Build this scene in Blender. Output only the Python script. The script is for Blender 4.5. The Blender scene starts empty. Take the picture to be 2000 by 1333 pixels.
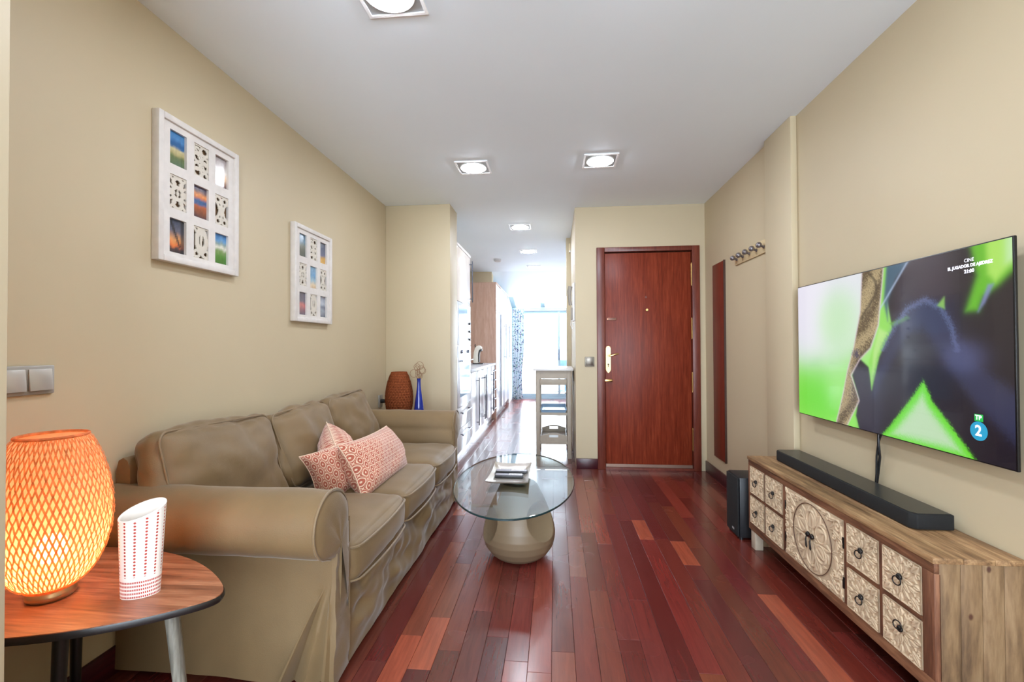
import bpy, bmesh, math, random
import numpy as np
from mathutils import Vector, Matrix, noise

sc = bpy.context.scene
COL = sc.collection
PI = math.pi
random.seed(7)
rng = np.random.default_rng(7)

# ------------------------------------------------------------------ camera
CAMH = 1.1865
FPX, YAW, PITCH, ROLL = 894.8, .0934, .01223, -.00436
_F = Vector((-math.sin(YAW)*math.cos(PITCH), math.cos(YAW)*math.cos(PITCH), math.sin(PITCH)))
_r0 = Vector((math.cos(YAW), math.sin(YAW), 0)); _u0 = _r0.cross(_F)
_r = math.cos(ROLL)*_r0 + math.sin(ROLL)*_u0
_u = -math.sin(ROLL)*_r0 + math.cos(ROLL)*_u0
cd = bpy.data.cameras.new('camera'); cam = bpy.data.objects.new('camera', cd); COL.objects.link(cam)
cd.sensor_fit = 'HORIZONTAL'; cd.sensor_width = 36; cd.lens = FPX/2000*36; cd.clip_start = .05
M = Matrix((_r, _u, -_F)).transposed().to_4x4(); M.translation = (0, 0, CAMH)
cam.matrix_world = M; sc.camera = cam

# ------------------------------------------------------------------ world and exposure
w = bpy.data.worlds.new('sky'); sc.world = w; w.use_nodes = True
bg = w.node_tree.nodes['Background']
bg.inputs['Color'].default_value = (.80, .90, 1, 1); bg.inputs['Strength'].default_value = 11.0
LAMP_STRENGTH = 100.0
sc.view_settings.view_transform = 'Standard'; sc.view_settings.look = 'None'
sc.view_settings.gamma = 1; sc.view_settings.use_curve_mapping = False
sc.view_settings.exposure = 0.74
sc.cycles.use_denoising = True
sc.cycles.sample_clamp_indirect = 6
sc.cycles.caustics_reflective = False; sc.cycles.caustics_refractive = False
sc.cycles.max_bounces = 10; sc.cycles.diffuse_bounces = 6; sc.cycles.transparent_max_bounces = 16

def portal(name, loc, rot, sx, sy):
    l = bpy.data.lights.new(name, 'AREA'); l.shape = 'RECTANGLE'; l.size = sx; l.size_y = sy
    l.cycles.is_portal = True
    o = bpy.data.objects.new(name, l); o.location = loc; o.rotation_euler = rot; COL.objects.link(o)

# ------------------------------------------------------------------ room measures
XL, XR, D, DL, CE = -1.612, 1.425, 4.50, 4.254, 2.543
YB = -2.4            # wall behind the camera
YK, YW = 8.2, 10.35  # end of the flat ceiling, garden door

# ------------------------------------------------------------------ material helpers
def lin(c):
    return tuple((v/255/12.92 if v/255 <= .04045 else ((v/255+.055)/1.055)**2.4) for v in c)
class NT:
    def __init__(s, name):
        s.m = bpy.data.materials.new(name); s.m.use_nodes = True
        s.t = s.m.node_tree; s.b = s.t.nodes['Principled BSDF']; s.out = s.t.nodes['Material Output']
    def n(s, typ, **kw):
        nd = s.t.nodes.new(typ)
        for k, v in kw.items():
            if k.startswith('i_'):
                key = k[2:]; key = int(key) if key.isdigit() else key.replace('_', ' ')
                nd.inputs[key].default_value = v
            else: setattr(nd, k, v)
        return nd
    def l(s, a, b): s.t.links.new(a, b)
    def set(s, **kw):
        for k, v in kw.items(): s.b.inputs[k.replace('_', ' ')].default_value = v
        return s
    def math(s, op, a, b=None, c=None):
        nd = s.t.nodes.new('ShaderNodeMath'); nd.operation = op
        for i, v in enumerate((a, b, c)):
            if v is None: continue
            if isinstance(v, (int, float)): nd.inputs[i].default_value = v
            else: s.l(v, nd.inputs[i])
        return nd.outputs[0]
    def coord(s, scale=(1, 1, 1), kind='Object', loc=(0, 0, 0)):
        tc = s.n('ShaderNodeTexCoord'); mp = s.n('ShaderNodeMapping')
        mp.inputs['Scale'].default_value = scale; mp.inputs['Location'].default_value = loc
        s.l(tc.outputs[kind], mp.inputs['Vector']); return mp.outputs[0]
    def ramp(s, fac, stops):
        r = s.n('ShaderNodeValToRGB'); e = r.color_ramp.elements
        while len(e) < len(stops): e.new(.5)
        for el, (p, c) in zip(e, stops): el.position = p; el.color = (*c, 1)
        s.l(fac, r.inputs[0]); return r.outputs[0]
    def bump(s, h, strength=.2, dist=.01):
        b = s.n('ShaderNodeBump'); b.inputs['Strength'].default_value = strength; b.inputs['Distance'].default_value = dist
        s.l(h, b.inputs['Height']); s.l(b.outputs[0], s.b.inputs['Normal'])
    def mix(s, fac, a, b):
        m = s.n('ShaderNodeMix', data_type='RGBA')
        s.l(fac, m.inputs[0])
        for i, v in ((6, a), (7, b)):
            if isinstance(v, tuple): m.inputs[i].default_value = (*v, 1)
            else: s.l(v, m.inputs[i])
        return m.outputs[2]

MATS = {}
def plain(name, rgb, rough=.5, metal=0, var=.06, scale=8, bump=0, **kw):
    if name in MATS: return MATS[name]
    t = NT(name); c = lin(rgb)
    nz = t.n('ShaderNodeTexNoise', i_Scale=scale, i_Detail=3.0); t.l(t.coord(), nz.inputs['Vector'])
    lo = tuple(v*(1-var) for v in c); hi = tuple(min(1, v*(1+var)) for v in c)
    t.l(t.ramp(nz.outputs['Fac'], [(.3, lo), (.7, hi)]), t.b.inputs['Base Color'])
    t.set(Roughness=rough, Metallic=metal, **kw)
    if bump: t.bump(nz.outputs['Fac'], bump)
    MATS[name] = t.m; return t.m

def wood(name, dark, mid, light, axis='Y', scale=1.0, rough=.4, coat=0, spec=.5, bump=.1, stretch=14, kind='Object', knots=False):
    if name in MATS: return MATS[name]
    t = NT(name); k = [stretch*scale]*3; k['XYZ'.index(axis)] = 1.2*scale
    v = t.coord(tuple(k), kind)
    n1 = t.n('ShaderNodeTexNoise', i_Scale=2.2, i_Detail=6.0, i_Roughness=.65, i_Distortion=.6); t.l(v, n1.inputs['Vector'])
    n2 = t.n('ShaderNodeTexNoise', i_Scale=9.0, i_Detail=3.0); t.l(v, n2.inputs['Vector'])
    f = t.math('ADD', t.math('MULTIPLY', n1.outputs['Fac'], .7), t.math('MULTIPLY', n2.outputs['Fac'], .3))
    c = t.ramp(f, [(.34, lin(dark)), (.5, lin(mid)), (.66, lin(light))])
    if knots:
        vo = t.n('ShaderNodeTexVoronoi', i_Scale=11.0); t.l(t.coord((1, .2, .7)), vo.inputs['Vector'])
        kf = t.ramp(vo.outputs['Distance'], [(.05, (1, 1, 1)), (.10, (0, 0, 0))])
        c = t.mix(kf, c, lin((72, 38, 20)))
    t.l(c, t.b.inputs['Base Color']); t.set(Roughness=rough, Coat_Weight=coat, Coat_Roughness=.12, Specular_IOR_Level=spec)
    if bump: t.bump(f, bump, .004)
    MATS[name] = t.m; return t.m

def emit(name, rgb, strength):
    if name in MATS: return MATS[name]
    t = NT(name); t.set(Emission_Strength=strength, Roughness=.4)
    t.b.inputs['Base Color'].default_value = (*lin(rgb), 1); t.b.inputs['Emission Color'].default_value = (*lin(rgb), 1)
    MATS[name] = t.m; return t.m

def glass(name, tint=(1, 1, 1), rough=0.0):
    if name in MATS: return MATS[name]
    t = NT(name)
    tr = t.n('ShaderNodeBsdfTransparent'); tr.inputs[0].default_value = (*tint, 1)
    gl = t.n('ShaderNodeBsdfGlossy'); gl.inputs['Roughness'].default_value = rough
    lw = t.n('ShaderNodeLayerWeight', i_Blend=.5); mx = t.n('ShaderNodeMixShader')
    fr = t.math('ADD', t.math('MULTIPLY', t.math('POWER', lw.outputs['Facing'], 5.0), .94), .045)
    t.l(fr, mx.inputs[0]); t.l(tr.outputs[0], mx.inputs[1]); t.l(gl.outputs[0], mx.inputs[2])
    t.l(mx.outputs[0], t.out.inputs['Surface']); MATS[name] = t.m; return t.m

def attr_mat(name, rough=.5, emission=0, coat=0, base=1.0):
    if name in MATS: return MATS[name]
    t = NT(name); a = t.n('ShaderNodeVertexColor', layer_name='Col')
    if emission:
        t.b.inputs['Base Color'].default_value = (.004, .004, .005, 1)
        t.l(a.outputs[0], t.b.inputs['Emission Color']); t.set(Emission_Strength=emission)
    else: t.l(a.outputs[0], t.b.inputs['Base Color'])
    t.set(Roughness=rough, Coat_Weight=coat, Coat_Roughness=.03); MATS[name] = t.m; return t.m

# ------------------------------------------------------------------ mesh builder
def root_loc(o):
    while o.parent: o = o.parent
    return Vector(o.location)

class MB:
    def __init__(s): s.v = []; s.f = []
    def add(s, vs, fs):
        b = len(s.v); s.v += [tuple(x) for x in vs]; s.f += [tuple(i+b for i in f) for f in fs]; return s
    def box(s, a, b):
        x0, x1 = sorted((a[0], b[0])); y0, y1 = sorted((a[1], b[1])); z0, z1 = sorted((a[2], b[2]))
        return s.add([(x0,y0,z0),(x1,y0,z0),(x1,y1,z0),(x0,y1,z0),(x0,y0,z1),(x1,y0,z1),(x1,y1,z1),(x0,y1,z1)],
              [(0,3,2,1),(4,5,6,7),(0,1,5,4),(1,2,6,5),(2,3,7,6),(3,0,4,7)])
    def hexa(s, bot, top):   # four bottom points and four top points, counter-clockwise from above
        return s.add(list(bot)+list(top), [(0,3,2,1),(4,5,6,7),(0,1,5,4),(1,2,6,5),(2,3,7,6),(3,0,4,7)])
    def prism(s, poly, z0, z1, axis='Z'):
        n = len(poly)
        if axis == 'Z': P = [(x, y, z0) for x, y in poly]+[(x, y, z1) for x, y in poly]
        elif axis == 'X': P = [(z0, x, y) for x, y in poly]+[(z1, x, y) for x, y in poly]
        else: P = [(x, z0, y) for x, y in poly]+[(x, z1, y) for x, y in poly]
        F = [tuple(range(n))[::-1], tuple(range(n, 2*n))]+[(i, (i+1) % n, n+(i+1) % n, n+i) for i in range(n)]
        return s.add(P, F)
    def tube(s, pts, r, n=8, closed=False, cap=True):
        pts = [Vector(p) for p in pts]; N = len(pts)
        rs = r if isinstance(r, (list, tuple)) else [r]*N
        up = None; rings = []
        for i, p in enumerate(pts):
            a = pts[(i-1) % N] if (closed or i) else p; b = pts[(i+1) % N] if (closed or i < N-1) else p
            d = (b-a).normalized()
            if up is None:
                up = Vector((0, 0, 1)) if abs(d.z) < .9 else Vector((1, 0, 0))
            up = (up - d*up.dot(d))
            up = up.normalized() if up.length > 1e-6 else d.orthogonal().normalized()
            sd = d.cross(up)
            rings.append([p+(up*math.cos(2*PI*k/n)+sd*math.sin(2*PI*k/n))*rs[i] for k in range(n)])
        vs = [v for ring in rings for v in ring]; fs = []
        for i in range(N if closed else N-1):
            j = (i+1) % N
            for k in range(n): fs.append((i*n+k, i*n+(k+1) % n, j*n+(k+1) % n, j*n+k))
        if not closed and cap: fs += [tuple(range(n))[::-1], tuple((N-1)*n+k for k in range(n))]
        return s.add(vs, fs)
    def lathe(s, prof, n=32, c=(0, 0, 0), cap0=True, cap1=True, fn=None):
        vs = []; fs = []
        for r, z in prof:
            for k in range(n):
                a = 2*PI*k/n; rr = fn(r, z, a) if fn else r
                vs.append((c[0]+rr*math.cos(a), c[1]+rr*math.sin(a), c[2]+z))
        for i in range(len(prof)-1):
            for k in range(n): fs.append((i*n+k, i*n+(k+1) % n, (i+1)*n+(k+1) % n, (i+1)*n+k))
        if cap0: fs.append(tuple(range(n))[::-1])
        if cap1: fs.append(tuple((len(prof)-1)*n+k for k in range(n)))
        return s.add(vs, fs)
    def grid(s, P, flip=False):   # P[i][j] -> point
        m, n = len(P), len(P[0]); vs = [p for row in P for p in row]; fs = []
        for i in range(m-1):
            for j in range(n-1):
                f = (i*n+j, i*n+j+1, (i+1)*n+j+1, (i+1)*n+j); fs.append(f[::-1] if flip else f)
        return s.add(vs, fs)
    def sphere(s, c, r, n=12, m=8, sc_=(1, 1, 1)):
        prof = [(max(1e-4, math.sin(PI*i/m))*r, -math.cos(PI*i/m)*r) for i in range(m+1)]
        b = MB().lathe(prof, n)
        return s.add([(c[0]+x*sc_[0], c[1]+y*sc_[1], c[2]+z*sc_[2]) for x, y, z in b.v], b.f)
    def xf(s, mat): s.v = [tuple(mat @ Vector(v)) for v in s.v]; return s
    def build(s, name, mat, parent=None, smooth=False, bevel=0, seg=2, angle=35, col=None, world=True):
        off = root_loc(parent) if (parent and world) else Vector((0, 0, 0))
        me = bpy.data.meshes.new(name)
        me.from_pydata([(x-off.x, y-off.y, z-off.z) for x, y, z in s.v], [], s.f)
        if bevel:
            bm = bmesh.new(); bm.from_mesh(me)
            bmesh.ops.remove_doubles(bm, verts=bm.verts, dist=1e-5)
            es = [e for e in bm.edges if len(e.link_faces) == 2 and e.calc_face_angle(0) > .5]
            bmesh.ops.bevel(bm, geom=es, offset=bevel, segments=seg, profile=.5, affect='EDGES', clamp_overlap=True)
            bm.to_mesh(me); bm.free()
        if smooth or bevel:
            me.shade_smooth()
            me.set_sharp_from_angle(angle=math.radians(angle))
        if isinstance(mat, (list, tuple)):
            for mm in mat: me.materials.append(mm)
        else: me.materials.append(mat)
        me.validate(); me.update()
        if col is not None:
            a = me.color_attributes.new('Col', 'FLOAT_COLOR', 'POINT'); a.data.foreach_set('color', np.asarray(col, dtype=np.float32).ravel())
        o = bpy.data.objects.new(name, me); COL.objects.link(o)
        if parent: o.parent = parent
        return o

def tag(o, label=None, cat=None, group=None, kind=None):
    if label: o['label'] = label
    if cat: o['category'] = cat
    if group: o['group'] = group
    if kind: o['kind'] = kind
    return o
def thing(name, loc, label, cat, group=None, kind=None):
    o = bpy.data.objects.new(name, None); o.empty_display_size = .05; o.location = loc; COL.objects.link(o)
    return tag(o, label, cat, group, kind)
def struct(o, label=None, cat=None): return tag(o, label, cat, kind='structure')
def copy_tree(o, parent=None):
    c = o.copy(); COL.objects.link(c); c.parent = parent
    for ch in list(o.children): copy_tree(ch, c)
    return c
def nz(x, y, z, s=1.0): return noise.noise(Vector((x*s, y*s, z*s)))
def sstep(a, b, x):
    t = min(1, max(0, (x-a)/(b-a))); return t*t*(3-2*t)

# ------------------------------------------------------------------ materials
wall_m = plain('wall_paint', (194, 179, 149), .5, var=.015, scale=2.5, Specular_IOR_Level=.3)
white_wall = plain('white_wall_paint', (236, 236, 236), .6, var=.01, scale=2)
ceil_m = plain('ceiling_paint', (236, 246, 254), .7, var=.01, scale=2)
base_m = wood('dark_red_skirting', (48, 10, 20), (62, 14, 24), (78, 22, 30), 'Y', rough=.3, bump=.02)
base_x = wood('dark_red_skirting_cross', (48, 10, 20), (62, 14, 24), (78, 22, 30), 'X', rough=.3, bump=.02)
door_m = wood('mahogany_door', (96, 33, 17), (119, 46, 26), (140, 61, 37), 'Z', 1.0, rough=.36, spec=.22, bump=.03, stretch=22)
frame_m = wood('mahogany_frame', (86, 34, 24), (104, 46, 32), (120, 58, 42), 'Z', 1.0, rough=.35, bump=.03)
brass = plain('brass', (206, 170, 110), .28, 1, var=.05, scale=20)
chrome = plain('brushed_steel', (176, 174, 170), .3, 1, var=.04, scale=20)
black_pl = plain('black_plastic', (22, 22, 24), .38, var=.15, scale=30)
black_cloth = plain('black_speaker_cloth', (12, 12, 13), .8, var=.3, scale=400, bump=.1)
white_gloss = plain('white_lacquer', (232, 234, 238), .16, var=.01)
dark_steel = plain('dark_steel_handle', (92, 96, 108), .3, .9, var=.05)
steel_pl = plain('satin_grey_plate', (168, 164, 156), .38, .5, var=.03)
glow = emit('lamp_glow', (234, 241, 255), LAMP_STRENGTH)
fitting_w = plain('white_trim', (238, 238, 238), .4, var=.01)
fitting_g = plain('grey_fitting_plate', (170, 174, 176), .4, var=.02)
clear = glass('window_glass', (.97, .985, 1))
alu = plain('grey_green_aluminium', (150, 172, 182), .4, .2, var=.02)

# =================================================================== STRUCTURE
# floor: planks running away from the camera
def floor_mat():
    t = NT('merbau_planks'); a = t.n('ShaderNodeVertexColor', layer_name='Col')
    geo = t.n('ShaderNodeNewGeometry'); add = t.n('ShaderNodeVectorMath', operation='MULTIPLY_ADD')
    t.l(a.outputs[0], add.inputs[0]); add.inputs[1].default_value = (23, 17, 31); t.l(geo.outputs['Position'], add.inputs[2])
    mp = t.n('ShaderNodeMapping'); mp.inputs['Scale'].default_value = (26, 2.0, 5); t.l(add.outputs[0], mp.inputs[0])
    n1 = t.n('ShaderNodeTexNoise', i_Scale=2.0, i_Detail=6.0, i_Roughness=.62, i_Distortion=.8); t.l(mp.outputs[0], n1.inputs['Vector'])
    k = t.ramp(n1.outputs['Fac'], [(.28, (.76, .72, .72)), (.5, (.97, .97, .97)), (.74, (1.22, 1.18, 1.14))])
    m = t.n('ShaderNodeMix', data_type='RGBA', blend_type='MULTIPLY'); m.inputs[0].default_value = 1
    t.l(a.outputs[0], m.inputs[6]); t.l(k, m.inputs[7]); t.l(m.outputs[2], t.b.inputs['Base Color'])
    n2 = t.n('ShaderNodeTexNoise', i_Scale=3.0, i_Detail=2.0); t.l(geo.outputs['Position'], n2.inputs['Vector'])
    t.l(t.ramp(n2.outputs['Fac'], [(.3, (.25, .25, .25)), (.7, (.28, .28, .28))]), t.b.inputs['Roughness'])
    t.set(Coat_Weight=.35, Coat_Roughness=.16); t.bump(n1.outputs['Fac'], .02, .001)
    return t.m
planks_m = floor_mat()
PW = .0885
PAL = [(92, 36, 28), (98, 39, 30), (86, 32, 27), (104, 44, 32), (80, 29, 26), (110, 49, 36), (94, 37, 31), (76, 27, 25), (116, 54, 39)]
PCOL = [tuple(1.15*v for v in lin(c)) for c in PAL]
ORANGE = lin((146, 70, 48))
subfloor = MB().box((XL-.2, YB-.1, -.12), (1.9, YW+.1, -.014)).build('floor', plain('dark_subfloor', (38, 14, 14), .6))
struct(subfloor, 'dark red-brown hardwood plank floor', 'floor')
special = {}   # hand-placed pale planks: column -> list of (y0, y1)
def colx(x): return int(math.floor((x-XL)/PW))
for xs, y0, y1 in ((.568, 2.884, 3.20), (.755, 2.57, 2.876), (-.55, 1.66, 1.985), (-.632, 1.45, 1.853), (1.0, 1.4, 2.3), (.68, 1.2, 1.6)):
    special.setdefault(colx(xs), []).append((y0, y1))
def plank_geo(mb, x0, x1, y0, y1):
    g = .0005; e = .0009; x0 += g; x1 -= g; y0 += g; y1 -= g
    mb.hexa([(x0, y0, -.013), (x1, y0, -.013), (x1, y1, -.013), (x0, y1, -.013)],
            [(x0, y0, -e), (x1, y0, -e), (x1, y1, -e), (x0, y1, -e)])
    b = len(mb.v); mb.f.pop(-5)
    mb.v += [(x0+e, y0+e, 0), (x1-e, y0+e, 0), (x1-e, y1-e, 0), (x0+e, y1-e, 0)]
    mb.f += [(b, b+1, b+2, b+3)]+[(b-4+i, b-4+(i+1) % 4, b+(i+1) % 4, b+i) for i in range(4)]
far_planks = MB(); far_col = []; n_plank = 0
ncol = int(math.ceil((1.9-XL)/PW))
for ci in range(ncol):
    x0 = XL+ci*PW; x1 = x0+PW
    y = YB-random.uniform(0, .8); segs = []
    sp = sorted(special.get(ci, []))
    while y < YW:
        L = random.choice((.5, .7, .9, 1.1, 1.3, 1.5)); y2 = y+L
        nxt = [q for q in sp if q[0] >= y-1e-6]
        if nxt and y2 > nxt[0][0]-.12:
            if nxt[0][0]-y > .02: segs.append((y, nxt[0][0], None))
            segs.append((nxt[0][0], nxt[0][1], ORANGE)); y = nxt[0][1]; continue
        segs.append((y, y2, None)); y = y2
    for (a, b, c) in segs:
        if b < YB: continue
        a = max(a, YB); b = min(b, YW)
        c = c or tuple(v*random.uniform(.82, 1.14) for v in random.choice(PCOL))
        inroom = a < 4.45 and b > 1.45 and -1.02 < x0 and x1 < 1.43
        inhall = a < 9.0 and b > 4.3 and x0 > -1.05 and x1 < .28
        if (inroom or inhall) and n_plank < 300:
            mb = MB(); plank_geo(mb, x0, x1, a, b)
            mb.build('plank', planks_m, subfloor, col=[(*c, 1)]*len(mb.v)); n_plank += 1
        else:
            k = len(far_planks.v); plank_geo(far_planks, x0, x1, a, b); far_col += [(*c, 1)]*(len(far_planks.v)-k)
tag(far_planks.build('remaining_planks', planks_m, subfloor, col=far_col), kind='stuff')

# ceilings
struct(MB().box((XL-.2, YB-.1, CE), (1.9, YK, CE+.12)).build('ceiling', ceil_m), 'flat white ceiling over the living room and the passage', 'ceiling')
ZS, ZW = CE-.214*(9.63-YK), CE-.214*(YW-YK)
mb = MB(); mb.hexa([(XL-.2, YK, CE), (1.9, YK, CE), (1.9, 9.63, ZS), (XL-.2, 9.63, ZS)], [(XL-.2, YK, CE+.1), (1.9, YK, CE+.1), (1.9, 9.63, ZS+.1), (XL-.2, 9.63, ZS+.1)])
struct(mb.build('ceiling_slope', ceil_m), 'white ceiling slope before the skylight strip', 'ceiling')

# walls
struct(MB().box((XL-.15, YB-.1, 0), (XL, 11.0, CE+.1)).build('wall_left', wall_m), 'long pale beige wall behind the sofa', 'wall')
struct(MB().box((XR, YB-.1, 0), (XR+.15, D+.15, CE+.1)).build('wall_right', wall_m), 'pale beige wall carrying the television', 'wall')
struct(MB().box((XR-.036, 2.83, 0), (XR, 3.17, CE)).build('trim_1', wall_m, bevel=.004), 'shallow beige pilaster on the television wall', 'pilaster')
# door wall with an opening for the door
DX0, DX1, DZ = .405, 1.372, 2.142
mb = MB().box((.2, D, 0), (DX0+.02, 4.75, CE)).box((DX1-.02, D, 0), (XR, 4.75, CE)).box((DX0+.02, D, DZ-.02), (DX1-.02, 4.75, CE)).box((DX0+.02, D+.12, 0), (DX1-.02, 4.75, DZ-.02))
struct(mb.build('wall_back', wall_m), 'beige end wall around the mahogany door', 'wall')
struct(MB().box((XL, DL, 0), (-.983, 4.56, CE)).build('wall_return', wall_m, bevel=.004), 'short beige return wall beyond the sofa', 'wall')
struct(MB().box((.2, 4.75, 0), (.42, 5.75, CE)).build('wall_passage', wall_m), 'beige side wall of the passage beside the trolley', 'wall')
struct(MB().box((.148, 5.75, 0), (.42, 5.95, CE)).build('wall_pilaster', wall_m, bevel=.004), 'narrow beige wall end beyond the entry phone', 'wall')
struct(MB().box((.95, 5.75, 0), (1.07, 11.0, CE)).build('wall_kitchen', white_wall), 'white far side wall of the kitchen', 'wall')
struct(MB().box((.42, 5.75, 0), (1.07, 5.87, CE)).build('wall_kitchen_return', white_wall), 'white return wall inside the kitchen', 'wall')
struct(MB().box((XL, YK, 2.27), (-1.13, YK+.2, CE)).build('trim_beam', wall_m), 'beige beam end above the tall kitchen cupboards', 'beam')
struct(MB().box((XL, 9.62, 0), (-.97, YW+.1, 2.3)).build('wall_garden_side', white_wall), 'white wall piece between tall cupboards and curtain', 'wall')
struct(MB().box((XL, .66, 0), (-1.064, .80, CE)).build('wall_near', wall_m, bevel=.004), 'beige wall end at the near left edge', 'wall')
# wall behind the camera, with a wide window added to light the room
WX0, WX1, WZ0, WZ1 = -1.45, 1.3, .12, 2.35
mb = MB().box((XL, YB-.12, 0), (WX0, YB, CE)).box((WX1, YB-.12, 0), (XR, YB, CE)).box((WX0, YB-.12, 0), (WX1, YB, WZ0)).box((WX0, YB-.12, WZ1), (WX1, YB, CE))
struct(mb.build('wall_rear', wall_m), 'beige wall behind the camera around the added fill-light window', 'wall')
win_added = MB().box((WX0, YB-.08, WZ0), (WX0+.06, YB-.02, WZ1)).box((WX1-.06, YB-.08, WZ0), (WX1, YB-.02, WZ1)).box((WX0+.06, YB-.08, WZ0), (WX1-.06, YB-.02, WZ0+.06)).box((WX0+.06, YB-.08, WZ1-.06), (WX1-.06, YB-.02, WZ1)).box((-.08, YB-.08, WZ0+.06), (-.02, YB-.02, WZ1-.06)).build('window_added', fitting_w)
struct(win_added, 'white framed window added behind the camera for fill light', 'window')
for a, b in ((WX0+.06, -.08), (-.02, WX1-.06)):
    MB().box((a, YB-.055, WZ0+.06), (b, YB-.05, WZ1-.06)).build('pane', clear, win_added)
portal('added_window_portal', ((WX0+WX1)/2, YB-.15, (WZ0+WZ1)/2), (PI/2, 0, 0), WX1-WX0, WZ1-WZ0)

# baseboards
BH = .1
struct(MB().box((XL, .8, 0), (XL+.014, DL, BH)).build('baseboard_left', base_m, bevel=.003), 'dark red skirting under the left wall', 'baseboard')
struct(MB().box((XR-.014, YB, 0), (XR, 2.83, BH)).box((XR-.05, 2.816, 0), (XR-.036, 3.184, BH)).box((XR-.014, 3.17, 0), (XR, D, BH)).build('baseboard_right', base_m, bevel=.003), 'dark red skirting under the television wall', 'baseboard')
struct(MB().box((.2, D-.014, 0), (DX0, D, BH)).build('baseboard_back', base_x, bevel=.003), 'dark red skirting left of the door', 'baseboard')
struct(MB().box((XL+.014, DL-.014, 0), (-.983, DL, BH)).build('baseboard_return', base_x, bevel=.003), 'dark red skirting under the return wall', 'baseboard')

# ------------------------------------------------------------------ entrance door
dr = thing('door_1', ((DX0+DX1)/2, D, 0), 'reddish mahogany entrance door with brass lever', 'door', kind='structure')
Y0 = D-.02
for nm, a, b in (('jamb', (DX0, Y0, 0), (.481, D+.1, DZ)), ('jamb', (1.302, Y0, 0), (DX1, D+.1, DZ)), ('lintel', (.481, Y0, 2.098), (1.302, D+.1, DZ))):
    MB().box(a, b).build(nm, frame_m, dr, bevel=.004)
leaf = MB().box((.486, D+.012, .03), (1.297, D+.055, 2.088)).build('door_leaf', door_m, dr, bevel=.003)
MB().box((.486, D+.004, .022), (1.297, D+.014, .05)).build('draught_strip', plain('dull_bronze', (140, 112, 98), .4, .6), leaf)
MB().box((.47, D-.01, 0), (1.31, D+.11, .02)).build('threshold', frame_m, dr)
yl = D+.012
esc = [(.491, .96), (.491, 1.165), (.498, 1.182), (.514, 1.19), (.530, 1.182), (.537, 1.165), (.537, .96), (.530, .943), (.524, .938), (.519, .928), (.509, .928), (.504, .938), (.498, .943)]
pl = MB().prism(esc, yl-.008, yl, 'Y').build('lock_plate', brass, leaf)
MB().tube([(.514, yl-.005, 1.093), (.514, yl-.05, 1.093)], .009, 12).tube([(.514, yl-.05, 1.093), (.545, yl-.056, 1.098), (.575, yl-.056, 1.109), (.607, yl-.05, 1.112)], [.008, .009, .008, .006], 10).build('lever_handle', brass, leaf, smooth=True)
mb = MB().box((.510, yl-.011, .985), (.518, yl-.006, 1.005)); mb.tube([(.514, yl-.013, 1.01), (.514, yl-.006, 1.01)], .008, 12)
mb.build('keyhole', plain('dark_keyhole', (40, 30, 20), .5), leaf)
MB().box((.462, yl-.03, .842), (.551, yl, .868)).build('bolt_lock', brass, leaf, bevel=.006)
MB().box((.500, yl-.008, 1.438), (.594, yl, 1.462)).build('name_plate', plain('tarnished_brass', (150, 108, 88), .35, .8), leaf, bevel=.004)
MB().box((.513, yl-.011, 1.445), (.581, yl-.007, 1.455)).build('name_plate_inset', plain('plate_inset', (96, 48, 36), .4), leaf)
MB().tube([(.883, yl-.012, 1.535), (.883, yl, 1.535)], [.011, .014], 16).build('peephole', brass, leaf, smooth=True)
MB().tube([(.876, yl-.006, 1.657), (.876, yl, 1.657)], .010, 14).build('screw_cap', frame_m, leaf, smooth=True)
for z0, z1 in ((1.772, 1.967), (1.263, 1.443), (.756, .925), (.202, .394)):
    MB().tube([(1.297, Y0+.012, z0), (1.297, Y0+.012, z1)], .007, 10).tube([(1.297, Y0+.012, z0-.012), (1.297, Y0+.012, z0)], .004, 8).tube([(1.297, Y0+.012, z1), (1.297, Y0+.012, z1+.012)], .004, 8).build('hinge', brass, dr, smooth=True)

# ------------------------------------------------------------------ garden door and skylight
wn = thing('window_1', (-.3, YW, 0), 'bright sliding garden door in grey aluminium frame', 'window', kind='structure')
HX0, HX1 = -.97, .95
zt = 1.99
MB().box((HX0, YW, zt), (HX1, YW+.1, zt+.1)).build('header', alu, wn)
MB().box((HX0, YW, 0), (HX1, YW+.1, .04)).build('sill', alu, wn)
for x0, x1 in ((HX0, HX0+.05), (.065, .115), (HX1-.05, HX1)):
    MB().box((x0, YW+.01, .04), (x1, YW+.08, zt)).build('stile', alu, wn)
for x0, x1 in ((HX0+.05, .065), (.115, HX1-.05)):
    MB().box((x0, YW+.03, .04), (x1, YW+.06, .12)).build('bottom_rail', alu, wn)
    MB().box((x0, YW+.03, zt-.06), (x1, YW+.06, zt)).build('top_rail', alu, wn)
    MB().box((x0, YW+.042, .12), (x1, YW+.048, zt-.06)).build('pane', clear, wn)
MB().box((.075, YW-.015, .88), (.105, YW+.01, 1.12)).build('pull_handle', plain('blue_grey_handle', (86, 104, 124), .4), wn, bevel=.004)
sk = thing('window_2', (-.3, 9.63, ZS), 'skylight strip above the garden door', 'window', kind='structure')
def slope_box(x0, x1, y0, y1, t0, t1):
    z = lambda y: CE-.214*(y-YK)
    return MB().hexa([(x0, y0, z(y0)+t0), (x1, y0, z(y0)+t0), (x1, y1, z(y1)+t0), (x0, y1, z(y1)+t0)], [(x0, y0, z(y0)+t1), (x1, y0, z(y0)+t1), (x1, y1, z(y1)+t1), (x0, y1, z(y1)+t1)])
for x0, x1 in ((-.97, -.87), (-.32, -.22), (.33, .43), (.85, .95)): slope_box(x0, x1, 9.63, YW+.1, 0, .08).build('rafter', alu, sk)
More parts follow.
